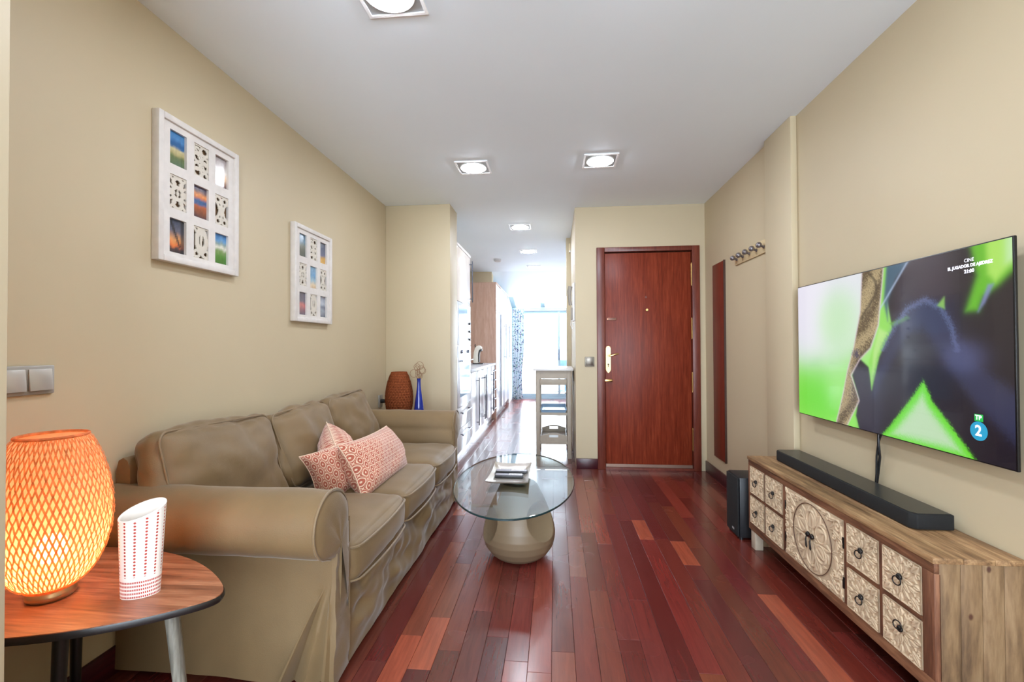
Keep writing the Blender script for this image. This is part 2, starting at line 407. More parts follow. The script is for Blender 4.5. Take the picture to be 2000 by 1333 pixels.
for x0, x1 in ((-.87, -.32), (-.22, .33), (.43, .85)): slope_box(x0, x1, 9.63, YW+.1, .03, .036).build('pane', clear, sk)
portal('garden_door_portal', (0, YW+.25, 1.0), (-PI/2, 0, 0), 1.9, 2.0)

# =================================================================== THINGS
# ------------------------------------------------------------------ ceiling downlights
def downlight(label, loc, first=None):
    if first:
        o = copy_tree(first); o.location = loc; o['label'] = label; return o
    o = thing('ceiling_downlight', (0, 0, 0), label, 'ceiling light', 'recessed square ceiling downlights')
    S = .122
    for a, b in (((-S, -S), (S, -S+.013)), ((-S, S-.013), (S, S)), ((-S, -S+.013), (-S+.013, S-.013)), ((S-.013, -S+.013), (S, S-.013))):
        MB().box((a[0], a[1], -.008), (b[0], b[1], 0)).build('trim_bar', fitting_w, o)
    MB().box((-S+.013, -S+.013, -.003), (S-.013, S-.013, 0)).build('plate', fitting_g, o)
    ring = [( .096*math.cos(2*PI*k/40), .096*math.sin(2*PI*k/40), -.006) for k in range(40)]
    MB().tube(ring, .005, 8, True).build('ring', fitting_w, o, smooth=True)
    MB().lathe([(.092, -.005), (.09, -.012), (.07, -.018), (.04, -.021)], 40, cap0=False).build('lamp', glow, o, smooth=True)
    for c in o.children:
        if c.name.startswith('lamp'): c.data.flip_normals()
    o.location = loc; return o
d0 = downlight('square recessed downlight nearer the sofa, before the passage opening', (-.605, 3.40, CE))
downlight('square recessed downlight in front of the entrance door', (.335, 3.37, CE), d0)
downlight('large near downlight cut by the top edge of the picture', (-.625, 1.68, CE), d0)
downlight('near downlight above the television side, just out of view', (.335, 1.56, CE), d0)
downlight('first downlight inside the kitchen passage', (-.385, 5.15, CE), d0)
downlight('middle downlight of the kitchen passage ceiling', (-.37, 6.48, CE), d0)
downlight('farthest downlight of the kitchen ceiling', (-.35, 7.75, CE), d0)
o = MB().lathe([(.06, 0), (.06, -.02), (.045, -.035)], 24, (-.879, 7.05, CE)).build('smoke_detector', plain('grey_detector', (190, 186, 184), .5), smooth=True)
o.data.flip_normals(); tag(o, 'small round detector on the kitchen ceiling', 'detector')

# ------------------------------------------------------------------ sofa
def fabric(name, rgb, sheen=.6):
    t = NT(name); c = lin(rgb)
    a = t.n('ShaderNodeTexNoise', i_Scale=3.5, i_Detail=4.0); t.l(t.coord(), a.inputs['Vector'])
    b = t.n('ShaderNodeTexNoise', i_Scale=260.0, i_Detail=2.0); t.l(t.coord(), b.inputs['Vector'])
    t.l(t.ramp(a.outputs['Fac'], [(.3, tuple(v*.86 for v in c)), (.7, tuple(v*1.1 for v in c))]), t.b.inputs['Base Color'])
    t.set(Roughness=.62, Sheen_Weight=sheen, Sheen_Roughness=.35); t.b.inputs['Sheen Tint'].default_value = (.95, .93, .9, 1)
    t.bump(b.outputs['Fac'], .25, .002); MATS[name] = t.m; return t.m
sofa_m = fabric('olive_beige_velvet', (120, 97, 65), .25)
pipe_m = fabric('velvet_piping', (124, 102, 72), .4)
SC = 2.5225
sofa = thing('sofa', (-1.19, SC, 0), 'three-seat sofa with olive-beige velvet slipcover and rolled arms', 'sofa')
XF, XBK = -.775, -1.598
def mir(y, m): return 2*SC-y if m else y
def wr(x, y, z, amp=.004, s=7): return amp*(nz(x, y, z, s)+.5*nz(x+9, y, z, s*2.3))
# arm profile (y, z), near arm: inner face, over the roll, underside
prof = [(1.645, .20), (1.645, .34), (1.645, .46), (1.644, .55)]
for k in range(21):
    a = math.radians(-12+ (k/20)*252); prof.append((1.523+.119*math.cos(a), .578+.114*math.sin(a)))
prof += [(1.485, .472), (1.515, .458), (1.562, .45), (1.575, .20)]
NP = len(prof)
for m in (0, 1):
    mb = MB(); xs = np.linspace(XBK, XF, 26); P = []
    for x in xs:
        row = []
        for (y, z) in prof:
            d = wr(x, y+m*5, z, .005, 6) + (.004*math.sin((XF-x)*160)*sstep(.08, .0, XF-x) if z > .5 else 0)
            dy, dz = y-1.55, z-.56; L = math.hypot(dy, dz)+1e-6
            row.append((x, mir(y+d*dy/L, m), z+d*dz/L))
        P.append(row)
    mb.grid(P, flip=not m)
    last = P[-1]; cy, cz = 1.56, .50; prev = last; R = [last]
    for s_, bl in ((.9, .012), (.65, .016), (.35, .02), (.02, .022)):
        R.append([(XF+bl+.006*nz(y, z, s_*3+m, 14), mir(cy, m)+(y-mir(cy, m))*s_, cz+(z-cz)*s_) for (_, y, z) in last])
    mb.grid(R, flip=not m); mb.f.append(tuple(range(len(mb.v)-NP, len(mb.v))))
    arm = mb.build('arm', sofa_m, sofa, smooth=True, angle=60)
    pp = [(XF+.004, mir(1.535+(y-1.535)*1.01, m), z) for (y, z) in prof[3:-2]]
    MB().tube(pp, .005, 6).build('piping', pipe_m, arm, smooth=True)
    MB().tube([(XF+.010, mir(1.648, m), z) for z in np.linspace(.05, .56, 8)], .003, 6).build('piping', pipe_m, arm, smooth=True)
    # skirt panel on the outer side of the arm with a kick pleat at the front corner
    rows = []; FB = np.linspace(0, 1, 16); XA = -.805
    pleat = [(0, -.010), (.05, -.085), (.10, -.09), (.14, -.07), (.17, .01), (.21, .03), (.3, .012), (.42, -.018), (.52, -.03), (.62, -.012), (.7, .012), (.78, .02), (.83, -.01), (.88, -.05), (.95, -.055), (1.0, -.03)]
    for zt_ in np.linspace(.468, .02, 24):
        f = min(1, max(0, (.345-zt_)/.325)); f1 = f**.9; row = []
        xl = XA+(-.955-XA)*f1; xr = XF
        for x in np.linspace(XBK, xl, 26)[:-1]:
            q = sstep(-1.2, -.955, x)*f*.018
            row.append((x, mir(1.535-q+wr(x, zt_, m*3, .006, 4)*(.4+f), m), zt_))
        for u, dy in pleat: row.append((xl+(xr-xl)*u, mir(1.535+dy*f1*.75-.018*f*(1-u), m), zt_))
        for k, y in enumerate(np.linspace(1.54, 1.645, 7)):
            row.append((XF+.012+.012*f*(1-k/6)+wr(y, zt_, 4+m, .010, 14), mir(y-.03*f*(1-k/6), m), zt_))
        row += [(XF-.01, mir(1.651, m), zt_), (XF-.09, mir(1.653, m), zt_)]
        rows.append(row)
    MB().grid(rows, flip=bool(m)).build('arm_skirt', sofa_m, sofa, smooth=True, angle=55)
# front skirt, wrinkled
rows = []
for zt_ in np.linspace(.335, .018, 26):
    row = []
    for y in np.linspace(1.64, 3.405, 170):
        f = (.335-zt_)/.32
        d = .042*nz(y*2.3, zt_*4.5, 1.3)+.036*nz(y*4.6+zt_*9, zt_*9-y*1.5, 5.1)+.016*nz(y*10-zt_*12, zt_*14+y*3, 2.2)
        d *= .25+.75*math.sin(PI*min(1, f*.8+.18))
        d *= sstep(1.64, 1.74, y)*sstep(3.405, 3.31, y)
        row.append((XF-.005+d+.012*f, y, zt_+.006*nz(y*5, 3, 1)*(f > .95)))
    rows.append(row)
MB().grid(rows).build('front_skirt', sofa_m, sofa, smooth=True, angle=60)
MB().box((XBK+.02, 1.55, .03), (XF-.07, 2*SC-1.55, .30)).build('base_frame', plain('dark_lining', (60, 50, 38), .9), sofa)
# back rest frame
mb = MB(); P = []
bp = [(-1.545, .25), (-1.545, .70), (-1.548, .745), (-1.558, .775), (-1.575, .785), (-1.592, .775), (-1.6, .745), (-1.6, .70), (-1.6, .03)]
ys = list(np.linspace(1.54, 2*SC-1.54, 40))
for y in ys: P.append([(x+wr(x, y, z, .003, 6)*(x > -1.58), y, z) for x, z in bp])
mb.grid(P, flip=False); n = len(bp)
mb.f += [tuple(range(n)), tuple(range(len(mb.v)-n, len(mb.v)))[::-1]]
mb.build('back_frame', sofa_m, sofa, smooth=True, angle=60)

def cushion(hx, hy, hz, r, bulge=(0, 0, 0), n=20, seed=0, wamp=.006, sag=None):
    vs = []; idx = {}; fs = []
    def vid(p):
        k = tuple(round(c, 5) for c in p)
        if k not in idx: idx[k] = len(vs); vs.append(p)
        return idx[k]
    L = [math.sin(t*PI/2*.96)/math.sin(PI/2*.96) for t in np.linspace(-1, 1, n+1)]
    for ax in range(3):
        for sg in (-1, 1):
            for i in range(n):
                for j in range(n):
                    q = []
                    for a, b in ((i, j), (i+1, j), (i+1, j+1), (i, j+1)):
                        p = [0, 0, 0]; p[ax] = sg; p[(ax+1) % 3] = L[a]; p[(ax+2) % 3] = L[b]; q.append(vid(tuple(p)))
                    fs.append(tuple(q) if sg > 0 else tuple(q[::-1]))
    H = (hx, hy, hz); out = []
    for p in vs:
        P = [p[i]*H[i] for i in range(3)]
        inn = [max(-(H[i]-r), min(H[i]-r, P[i])) for i in range(3)]
        d = Vector([P[i]-inn[i] for i in range(3)])
        d = d.normalized() if d.length > 1e-9 else Vector((0, 0, 0))
        q = [inn[i]+d[i]*r for i in range(3)]
        for i in range(3):
            a, b = (i+1) % 3, (i+2) % 3
            q[i] += bulge[i]*p[i]*(1-p[a]**2)*(1-p[b]**2)
        wv = wr(q[0]+seed*3.1, q[1]+seed, q[2], wamp, 7)
        edge = max(abs(p[0]) > .93, abs(p[1]) > .93, abs(p[2]) > .93)
        q = [q[i]+d[i]*wv for i in range(3)]
        if sag: q = sag(q, p)
        out.append(q)
    m = MB(); m.add(out, fs); return m
def ring_pts(hy, hz, r, x, n=8, bx=0):
    pts = []
    for (sy, sz, a0) in ((1, 1, 0), (-1, 1, 90), (-1, -1, 180), (1, -1, 270)):
        for k in range(n+1):
            a = math.radians(a0+90*k/n); pts.append((x, sy*(hy-r)+r*math.cos(a), sz*(hz-r)+r*math.sin(a)))
    out = []
    for i, p in enumerate(pts):
        q = pts[(i+1) % len(pts)]; m = max(1, int(math.dist(p, q)/.03))
        out += [tuple(p[c]+(q[c]-p[c])*t/m for c in range(3)) for t in range(m)]
    return out
SW = (2*SC-2*1.645)/3
for i in range(3):
    cy = 1.645+SW*(i+.5)
    mb = cushion(.285, SW/2+.006, .082, .045, (.03, .008, .026), 22, i+1, .006)
    T = Matrix.Translation((-1.03, cy, .378))
    c = mb.xf(T).build('seat_cushion', sofa_m, sofa, smooth=True, angle=60)
    for zz, rr in ((.060, .0045), (-.064, .004)):
        pts = ring_pts(.287, SW/2-.002, .05, 0)
        pts = [(y_, z_, zz) for (_, y_, z_) in pts]
        pts = [(x_+.02*(x_ > .2)*(1-(y_/(SW/2))**2)+(.004 if x_ > 0 else -.004), y_, z_) for (x_, y_, z_) in pts]
        MB().tube(pts, rr, 6, True).xf(T).build('piping', pipe_m, c, smooth=True)
BK = [(1.866, .332, .222, 16, .645, -1.450), (2.490, .288, .213, 19, .640, -1.438), (3.085, .285, .220, 18, .645, -1.442)]
for i, (cy, hy, hz, tilt, cz, cx) in enumerate(BK):
    def sag(q, p):
        q[2] -= .012*(1-p[1]**2)*max(0, p[2]); q[0] += .012*max(0, -p[2]); return q
    mb = cushion(.080, hy, hz, .066, (.05, .022, .018), 32, i+7, .018, sag)
    T = Matrix.Translation((cx, cy, cz)) @ Matrix.Rotation(math.radians(-tilt), 4, 'Y') @ Matrix.Rotation(math.radians((-2, 1.5, 3)[i]), 4, 'X')
    c = mb.xf(T).build('back_cushion', sofa_m, sofa, smooth=True, angle=60)
    pts = ring_pts(hy-.012, hz-.012, .05, .058)
    MB().tube(pts, .0045, 6, True).xf(T).build('piping', pipe_m, c, smooth=True)

# throw pillows
def ogee():
    t = NT('terracotta_ogee_print'); uv = t.n('ShaderNodeUVMap', uv_map='UVMap'); sp = t.n('ShaderNodeSeparateXYZ'); t.l(uv.outputs[0], sp.inputs[0])
    u = t.math('MULTIPLY', sp.outputs[0], 2*PI/.044); v = t.math('MULTIPLY', sp.outputs[1], 2*PI/.066)
    a = t.math('COSINE', u); b = t.math('COSINE', v); s = t.math('ADD', a, b)
    d1 = t.math('ABSOLUTE', t.math('SUBTRACT', t.math('ABSOLUTE', s), .75))
    l1 = t.math('LESS_THAN', d1, .27); l2 = t.math('LESS_THAN', t.math('ABSOLUTE', s), .07)
    l3 = t.math('GREATER_THAN', t.math('ABSOLUTE', s), 1.88)
    f = t.math('MAXIMUM', t.math('MAXIMUM', l1, l2), l3)
    nn = t.n('ShaderNodeTexNoise', i_Scale=40.0); t.l(uv.outputs[0], nn.inputs['Vector'])
    base = t.ramp(nn.outputs['Fac'], [(.3, lin((160, 78, 58))), (.7, lin((182, 96, 74)))])
    t.l(t.mix(f, base, lin((222, 192, 166))), t.b.inputs['Base Color'])
    t.set(Roughness=.8, Sheen_Weight=.3); return t.m
ogee_m = ogee()
def pillow(name, label, hx, hy, th, T, crease=None, seed=0):
    n = 34; mb = MB(); V = {}; uvs = []
    t = np.linspace(-1, 1, n+1)
    for side in (1, -1):
        P = []
        for i, u in enumerate(t):
            row = []
            for j, v in enumerate(t):
                e = (max(0, 1-abs(u)**2.6)*max(0, 1-abs(v)**2.6))**.5
                x = hx*u*(1-.10*(1-v*v)*abs(u)**3); y = hy*v*(1-.10*(1-u*u)*abs(v)**3)
                z = side*th*e*(1+.12*nz(u*2+seed, v*2, side))+.004*nz(u*6, v*6, seed)*e
                if crease: x, y, z = crease(x, y, z, u, v)
                row.append((x, y, z)); uvs.append((hx*u+.3*(side < 0), hy*v))
            P.append(row)
        mb.grid(P, flip=side < 0)
    o = thing(name, tuple(T.translation), label, 'cushion', 'patterned throw pillows on the sofa')
    c = mb.xf(T).build('cover', ogee_m, o, smooth=True, angle=70)
    ul = c.data.uv_layers.new(name='UVMap'); 
    li = np.zeros(len(c.data.loops), dtype=np.int32); c.data.loops.foreach_get('vertex_index', li)
    ul.data.foreach_set('uv', np.asarray(uvs, dtype=np.float32)[li].ravel())
    ed = [Vector(((hx*u*(1-.10*(1-v*v)*abs(u)**3)), (hy*v*(1-.10*(1-u*u)*abs(v)**3)), 0)) for u, v in
          [(a, -1) for a in t[:-1]]+[(1, a) for a in t[:-1]]+[(-a, 1) for a in t[:-1]]+[(-1, -a) for a in t[:-1]]]
    if crease: ed = [Vector(crease(p.x, p.y, 0, p.x/hx, p.y/hy)) for p in ed]
    MB().tube([T @ p for p in ed], .003, 5, True).build('seam', ogee_m, c, smooth=True)
    return o
def basis(c, du, dv):   # pillow plane: u along du, v along dv
    du = Vector(du).normalized(); dv = Vector(dv); dv = (dv-du*dv.dot(du)).normalized(); n_ = du.cross(dv)
    m = Matrix((du, dv, n_)).transposed().to_4x4(); m.translation = c; return m
def creaseB(x, y, z, u, v):
    x0 = -.075
    if x < x0:
        b = math.radians(80); t = x-x0; k = sstep(0, .06, -t)
        x, z = x0+t*math.cos(b)-z*math.sin(b)*(.55+.45*k), t*math.sin(b)+z*math.cos(b)
    y -= .03*math.exp(-((x-x0)/.05)**2)*max(0, v)
    return x, y+.05*max(0, u)*.8, z
pillow('throw_pillow', 'creased terracotta patterned pillow against the middle back cushion', .25, .150, .10, basis((-1.135, 2.345, .575), (-.5, .84, 0), (-.3, -.1, 1)), creaseB, 1)
pillow('throw_pillow', 'plump terracotta patterned pillow nearest the seat front edge', .315, .15, .105, basis((-1.0, 2.49, .562), (.02, 1, -.02), (-.5, .03, 1)), None, 4)

# ------------------------------------------------------------------ side tables, woven lamps, vases
walnut = wood('walnut_veneer', (106, 58, 36), (150, 92, 62), (184, 128, 94), 'X', 1.0, rough=.3, bump=.02, stretch=16)
leg_m = wood('grey_worn_leg', (70, 66, 58), (112, 108, 98), (148, 144, 132), 'Z', 1, rough=.4, bump=.2)
def pick_outline(cs, bulge=.13, n=40, smooth=9):
    pts = []
    ctr = Vector((sum(c[0] for c in cs)/3, sum(c[1] for c in cs)/3))
    for k in range(3):
        a, b = Vector(cs[k]), Vector(cs[(k+1) % 3]); m = (a+b)/2; nrm = Vector(((b-a).y, -(b-a).x)).normalized()
        if (m-ctr).dot(nrm) < 0: nrm = -nrm
        h = bulge*(b-a).length
        pts += [a.lerp(b, t/n)+nrm*4*h*(t/n)*(1-t/n) for t in range(n)]
    for _ in range(smooth):
        N = len(pts); pts = [(pts[i-1]+2*pts[i]+pts[(i+1) % N])/4 for i in range(N)]
    return [(p.x, p.y) for p in pts]
TZ = .53
def side_table(label, loc, rot):
    o = thing('side_table', (0, 0, 0), label, 'side table', 'triangular walnut side tables')
    po = pick_outline([(.384, .003), (-.325, .238), (-.322, -.215)])
    if sum(po[i][0]*po[(i+1) % len(po)][1]-po[(i+1) % len(po)][0]*po[i][1] for i in range(len(po))) < 0: po = po[::-1]
    MB().prism([(x*.985, y*.985) for x, y in po], TZ-.004, TZ).build('veneer_top', walnut, o)
    n = len(po); mb = MB()
    P = [[(x*s_, y*s_, z) for x, y in po+po[:1]] for s_, z in ((.97, TZ-.0205), (.985, TZ-.020), (1.0, TZ-.010), (.99, TZ-.002), (.984, TZ-.0035))]
    mb.grid(P, flip=True); mb.f.append(tuple(range(n)))
    mb.build('tabletop', plain('black_edge', (24, 20, 19), .35), o, smooth=True, angle=50)
    for k, (ax, ay, bx, by) in enumerate(((.25, -.035, .30, -.02), (-.235, .155, -.26, .17), (-.005, -.085, -.012, -.10))):
        leg = MB().tube([(ax, ay, TZ-.02), (bx, by, .006)], [.017, .012], 14).build('leg', leg_m if k == 0 else black_pl, o, smooth=True)
        MB().tube([(bx, by, .01), (bx, by, 0)], [.0135, .0135], 14).build('foot_cap', black_pl, leg, smooth=True)
    o.location = loc; o.rotation_euler = (0, 0, rot); return o
side_table('triangular walnut side table with black edge carrying the lit lamp', (-1.245, 1.145, 0), 0)
side_table('side table tucked behind the far sofa arm', (-1.235, 3.945, 0), 0)

def bamboo(name, rgb, trans):
    t = NT(name); c = lin(rgb)
    nn = t.n('ShaderNodeTexNoise', i_Scale=60.0, i_Detail=2.0); t.l(t.coord(), nn.inputs['Vector'])
    cr = t.ramp(nn.outputs['Fac'], [(.3, tuple(v*.8 for v in c)), (.7, tuple(min(1, v*1.15) for v in c))])
    d = t.n('ShaderNodeBsdfDiffuse'); tl = t.n('ShaderNodeBsdfTranslucent'); mx = t.n('ShaderNodeMixShader'); mx.inputs[0].default_value = trans
    t.l(cr, d.inputs[0]); t.l(cr, tl.inputs[0]); t.l(d.outputs[0], mx.inputs[1]); t.l(tl.outputs[0], mx.inputs[2])
    t.l(mx.outputs[0], t.out.inputs['Surface']); return t.m
def egg_prof(H, R, r0, r1):
    pts = []
    for t in np.linspace(0, 1, 41):
        zz = t
        r = r0*(1-t)+r1*t + (R-(r0+r1)/2)*math.sin(PI*min(1, t**.80))**.72
        pts.append((r, t*H))
    return pts
def liner_mat(name, rgb, clear_):
    t = NT(name); c = lin(rgb)
    d = t.n('ShaderNodeBsdfDiffuse'); tl = t.n('ShaderNodeBsdfTranslucent'); mx = t.n('ShaderNodeMixShader'); mx.inputs[0].default_value = .6
    tp = t.n('ShaderNodeBsdfTransparent'); m2 = t.n('ShaderNodeMixShader'); m2.inputs[0].default_value = clear_
    nn = t.n('ShaderNodeTexNoise', i_Scale=50.0); t.l(t.coord(), nn.inputs['Vector'])
    cr = t.ramp(nn.outputs['Fac'], [(.3, tuple(v*.9 for v in c)), (.7, c)])
    t.l(cr, d.inputs[0]); t.l(cr, tl.inputs[0]); t.l(d.outputs[0], mx.inputs[1]); t.l(tl.outputs[0], mx.inputs[2])
    t.l(mx.outputs[0], m2.inputs[1]); t.l(tp.outputs[0], m2.inputs[2]); t.l(m2.outputs[0], t.out.inputs['Surface']); return t.m
def woven_lamp(label, loc, H, R, r0, r1, mat, lit, nst=44, width=.0052, base_m_=None, liner=None):
    o = thing('woven_lamp', loc, label, 'lamp', 'woven bamboo table lamps')
    x0, y0, z0 = loc; bz = .03
    pr = egg_prof(H-bz, R, r0, r1)
    zs = np.array([p[1] for p in pr]); rs = np.array([p[0] for p in pr])
    sh = None
    for layer, (dr_, tw) in enumerate(((0, .95),)):
        mb = MB()
        for sg in (1, -1):
            for k in range(nst):
                a0 = 2*PI*k/nst+layer*.07; P = []
                for i, t in enumerate(np.linspace(0, 1, 47)):
                    z = t*zs[-1]; r = float(np.interp(z, zs, rs))+dr_+(.0006*sg if True else 0)
                    r += .0016*math.sin(t*46*PI/2+k*PI+(0 if sg > 0 else PI))
                    a = a0+sg*tw*t*1.1
                    wa = width*(r/R*.75+.25)/r/2*1.0
                    P.append([(x0+r*math.cos(a-wa), y0+r*math.sin(a-wa), z0+bz+z), (x0+r*math.cos(a+wa), y0+r*math.sin(a+wa), z0+bz+z)])
                mb.grid(P)
        ob = mb.build('woven_shade' if layer == 0 else 'inner_weave', mat, o)
        sh = sh or ob
    for (r, z), rr in ((pr[-1], .004), (pr[0], .004)):
        MB().tube([(x0+r*math.cos(2*PI*k/40), y0+r*math.sin(2*PI*k/40), z0+bz+z) for k in range(40)], rr, 8, True).build('rim', mat, sh, smooth=True)
    MB().lathe([(float(np.interp(z, zs, rs))-.004, bz+z) for z in np.linspace(.004, zs[-1]-.004, 30)], 48, loc, cap0=False, cap1=False).build('inner_liner', liner, o, smooth=True)
    MB().lathe([(.046, 0), (.051, .006), (.051, .016), (.046, .024), (.03, .026)], 40, loc).build('base', base_m_, o, smooth=True, angle=50)
    MB().tube([(x0, y0, z0+.026), (x0, y0, z0+.09)], .016, 14).build('socket', fitting_w, o, smooth=True)
    bulb = MB().sphere((x0, y0, z0+.125), .034, 20, 12, (1, 1, 1.15)).build('bulb', emit('warm_bulb', (255, 208, 152), 36.0) if lit else fitting_w, o, smooth=True)
    return o
woven_lamp('lit woven bamboo lamp glowing orange on the near side table', (-1.335, 1.105, TZ), .425, .127, .052, .072, bamboo('honey_bamboo', (232, 166, 118), .6), True, nst=60, width=.0045,
           base_m_=plain('champagne_metal_base', (196, 168, 132), .3, .8), liner=liner_mat('honey_inner_weave', (252, 220, 186), .06))
woven_lamp('unlit reddish-brown woven lamp beyond the far sofa arm', (-1.365, 3.92, TZ), .435, .122, .06, .066, bamboo('red_brown_bamboo', (150, 82, 50), .2), False, nst=56, width=.0066,
           base_m_=plain('dark_wood_base', (80, 46, 30), .4), liner=liner_mat('brown_inner_weave', (110, 60, 38), .02))

# oval white vase with slanted rim and red dot print
def dots_mat():
    t = NT('white_porcelain_red_dots'); uv = t.n('ShaderNodeUVMap', uv_map='UVMap'); sp = t.n('ShaderNodeSeparateXYZ'); t.l(uv.outputs[0], sp.inputs[0])
    U, V_ = sp.outputs[0], sp.outputs[1]          # metres around, metres up
    def cell(x, step): return t.math('SUBTRACT', t.math('FRACT', t.math('DIVIDE', x, step)), .5)
    du = t.math('MULTIPLY', cell(U, .0225), .0225); dv = t.math('MULTIPLY', cell(V_, .0085), .0085)
    r = t.math('SQRT', t.math('ADD', t.math('POWER', du, 2), t.math('POWER', dv, 2)))
    dot = t.math('LESS_THAN', r, .0027)
    up = t.math('GREATER_THAN', V_, .056)
    a = t.math('LESS_THAN', t.math('ABSOLUTE', cell(U, .0046)), .34); b = t.math('LESS_THAN', t.math('ABSOLUTE', cell(V_, .0095)), .27)
    dash = t.math('MULTIPLY', t.math('MULTIPLY', a, b), t.math('LESS_THAN', V_, .0475))
    f = t.math('MAXIMUM', t.math('MULTIPLY', dot, up), dash)
    t.l(t.mix(f, lin((236, 230, 222)), lin((176, 60, 48))), t.b.inputs['Base Color']); t.set(Roughness=.35, Coat_Weight=.2); return t.m
vr = thing('vase', (-1.107, 1.135, TZ), 'white oval vase with red dotted lines beside the lit lamp', 'vase')
def vase_shell(inner):
    P = []; uvs = []; n = 64; m = 24
    for i in range(m+1):
        v = i/m; row = []
        for k in range(n+1):
            a = 2*PI*k/n
            sx = (.044+.009*v)-(.004 if inner else 0); sy = (.030+.006*v)-(.004 if inner else 0)
            ca, sa = math.cos(a), math.sin(a)
            Hh = .222+.014*ca+.014*sa
            z = (.006 if inner else 0)+(Hh-(.006 if inner else 0))*v
            row.append((sx*ca+.004*v, sy*sa, z)); uvs.append((a*.045+.5, z))
        P.append(row)
    return P, uvs
Po, uo = vase_shell(False); Pi, ui = vase_shell(True)
mb = MB(); mb.grid(Po); mb.f.append(tuple(range(64))[::-1]); n_o = len(mb.v)
mb.grid(Pi, flip=True); mb.f.append(tuple(n_o+i for i in range(64)))
T = Matrix.Translation((-1.107, 1.135, TZ)) @ Matrix.Rotation(math.radians(24), 4, 'Z')
c = mb.xf(T).build('body', dots_mat(), vr, smooth=True, angle=60)
ul = c.data.uv_layers.new(name='UVMap'); li = np.zeros(len(c.data.loops), dtype=np.int32); c.data.loops.foreach_get('vertex_index', li)
uvA = np.asarray(uo+[(.5, .052)]*len(ui), dtype=np.float32); ul.data.foreach_set('uv', uvA[li].ravel())
rim = [tuple((a+b)/2 for a, b in zip(Po[-1][k], Pi[-1][k])) for k in range(64)]
MB().tube(rim, .0026, 6, True).xf(T).build('rim', plain('white_porcelain', (236, 230, 222), .35), vr, smooth=True)

# tall blue vase with curled dry stems
bv = thing('bottle_vase', (-1.175, 3.88, TZ), 'tall cobalt blue bottle vase with curly dried stems', 'vase')
MB().lathe([(.048, 0), (.050, .006), (.046, .08), (.036, .17), (.024, .25), (.0155, .32), (.0145, .365), (.017, .385)], 32, (-1.175, 3.88, TZ), cap1=False).build('bottle', plain('cobalt_glass', (18, 42, 140), .12, var=.1, Coat_Weight=.6), bv, smooth=True, angle=50)
stem_m = plain('dried_stem', (146, 112, 84), .7)
for k in range(9):
    a = 2*PI*k/9; rr = .022+.012*(k % 3)/2; hx_ = .008+.034*((k*5) % 9)/9
    cx_, cz_ = -1.175+hx_*math.cos(a)*1.3, TZ+.405+.10*((k*4) % 9)/9
    cy_ = 3.88+hx_*math.sin(a)
    pts = [(-1.175, 3.88, TZ+.33), (-1.175+(cx_+1.175)*.4, 3.88+(cy_-3.88)*.4, TZ+.39)]
    b0 = math.atan2(pts[1][2]-cz_, pts[1][0]-cx_)
    for q in range(19):
        b = b0+2*PI*q/18*1.05; pts.append((cx_+rr*math.cos(b), cy_+.006*q/18, cz_+rr*math.sin(b)))
    MB().tube(pts, .0022, 5).build('stem', stem_m, bv, smooth=True)

# socket plate beyond the sofa on the left wall
so = thing('wall_socket', (XL, 4.10, .69), 'small grey socket plate low on the left wall beyond the sofa', 'socket')
MB().box((XL, 4.06, .63), (XL+.012, 4.145, .745)).build('plate', steel_pl, so, bevel=.003)
MB().tube([(XL+.012, 4.10, .69), (XL+.05, 4.10, .69)], [.02, .018], 12).build('plug', black_pl, so, smooth=True)

# ------------------------------------------------------------------ picture frames
def poly_sd(px, py, poly):
    d = np.full(px.shape, 1e9); ins = np.zeros(px.shape, bool); n = len(poly)
    for i in range(n):
        ax, ay = poly[i]; bx, by = poly[(i+1) % n]
        ex, ey = bx-ax, by-ay; wx, wy = px-ax, py-ay
        t = np.clip((wx*ex+wy*ey)/(ex*ex+ey*ey+1e-12), 0, 1)
        d = np.minimum(d, np.hypot(wx-ex*t, wy-ey*t))
        cnd = ((ay > py) != (by > py)) & (px < (bx-ax)*(py-ay)/(by-ay+1e-12)+ax); ins ^= cnd
    return np.where(ins, -d, d)
def over(img, mask, rgb): return img*(1-mask[..., None])+np.array(lin(rgb))*mask[..., None]
def soft(sd, w): return 1/(1+np.exp(np.clip(sd/w*4, -40, 40)))
def vnoise(u, v, s, seed=0):
    return np.vectorize(lambda a, b: noise.noise(Vector((a*s, b*s, seed))))(u, v)
photo_m = attr_mat('photo_print', .15, coat=.5)
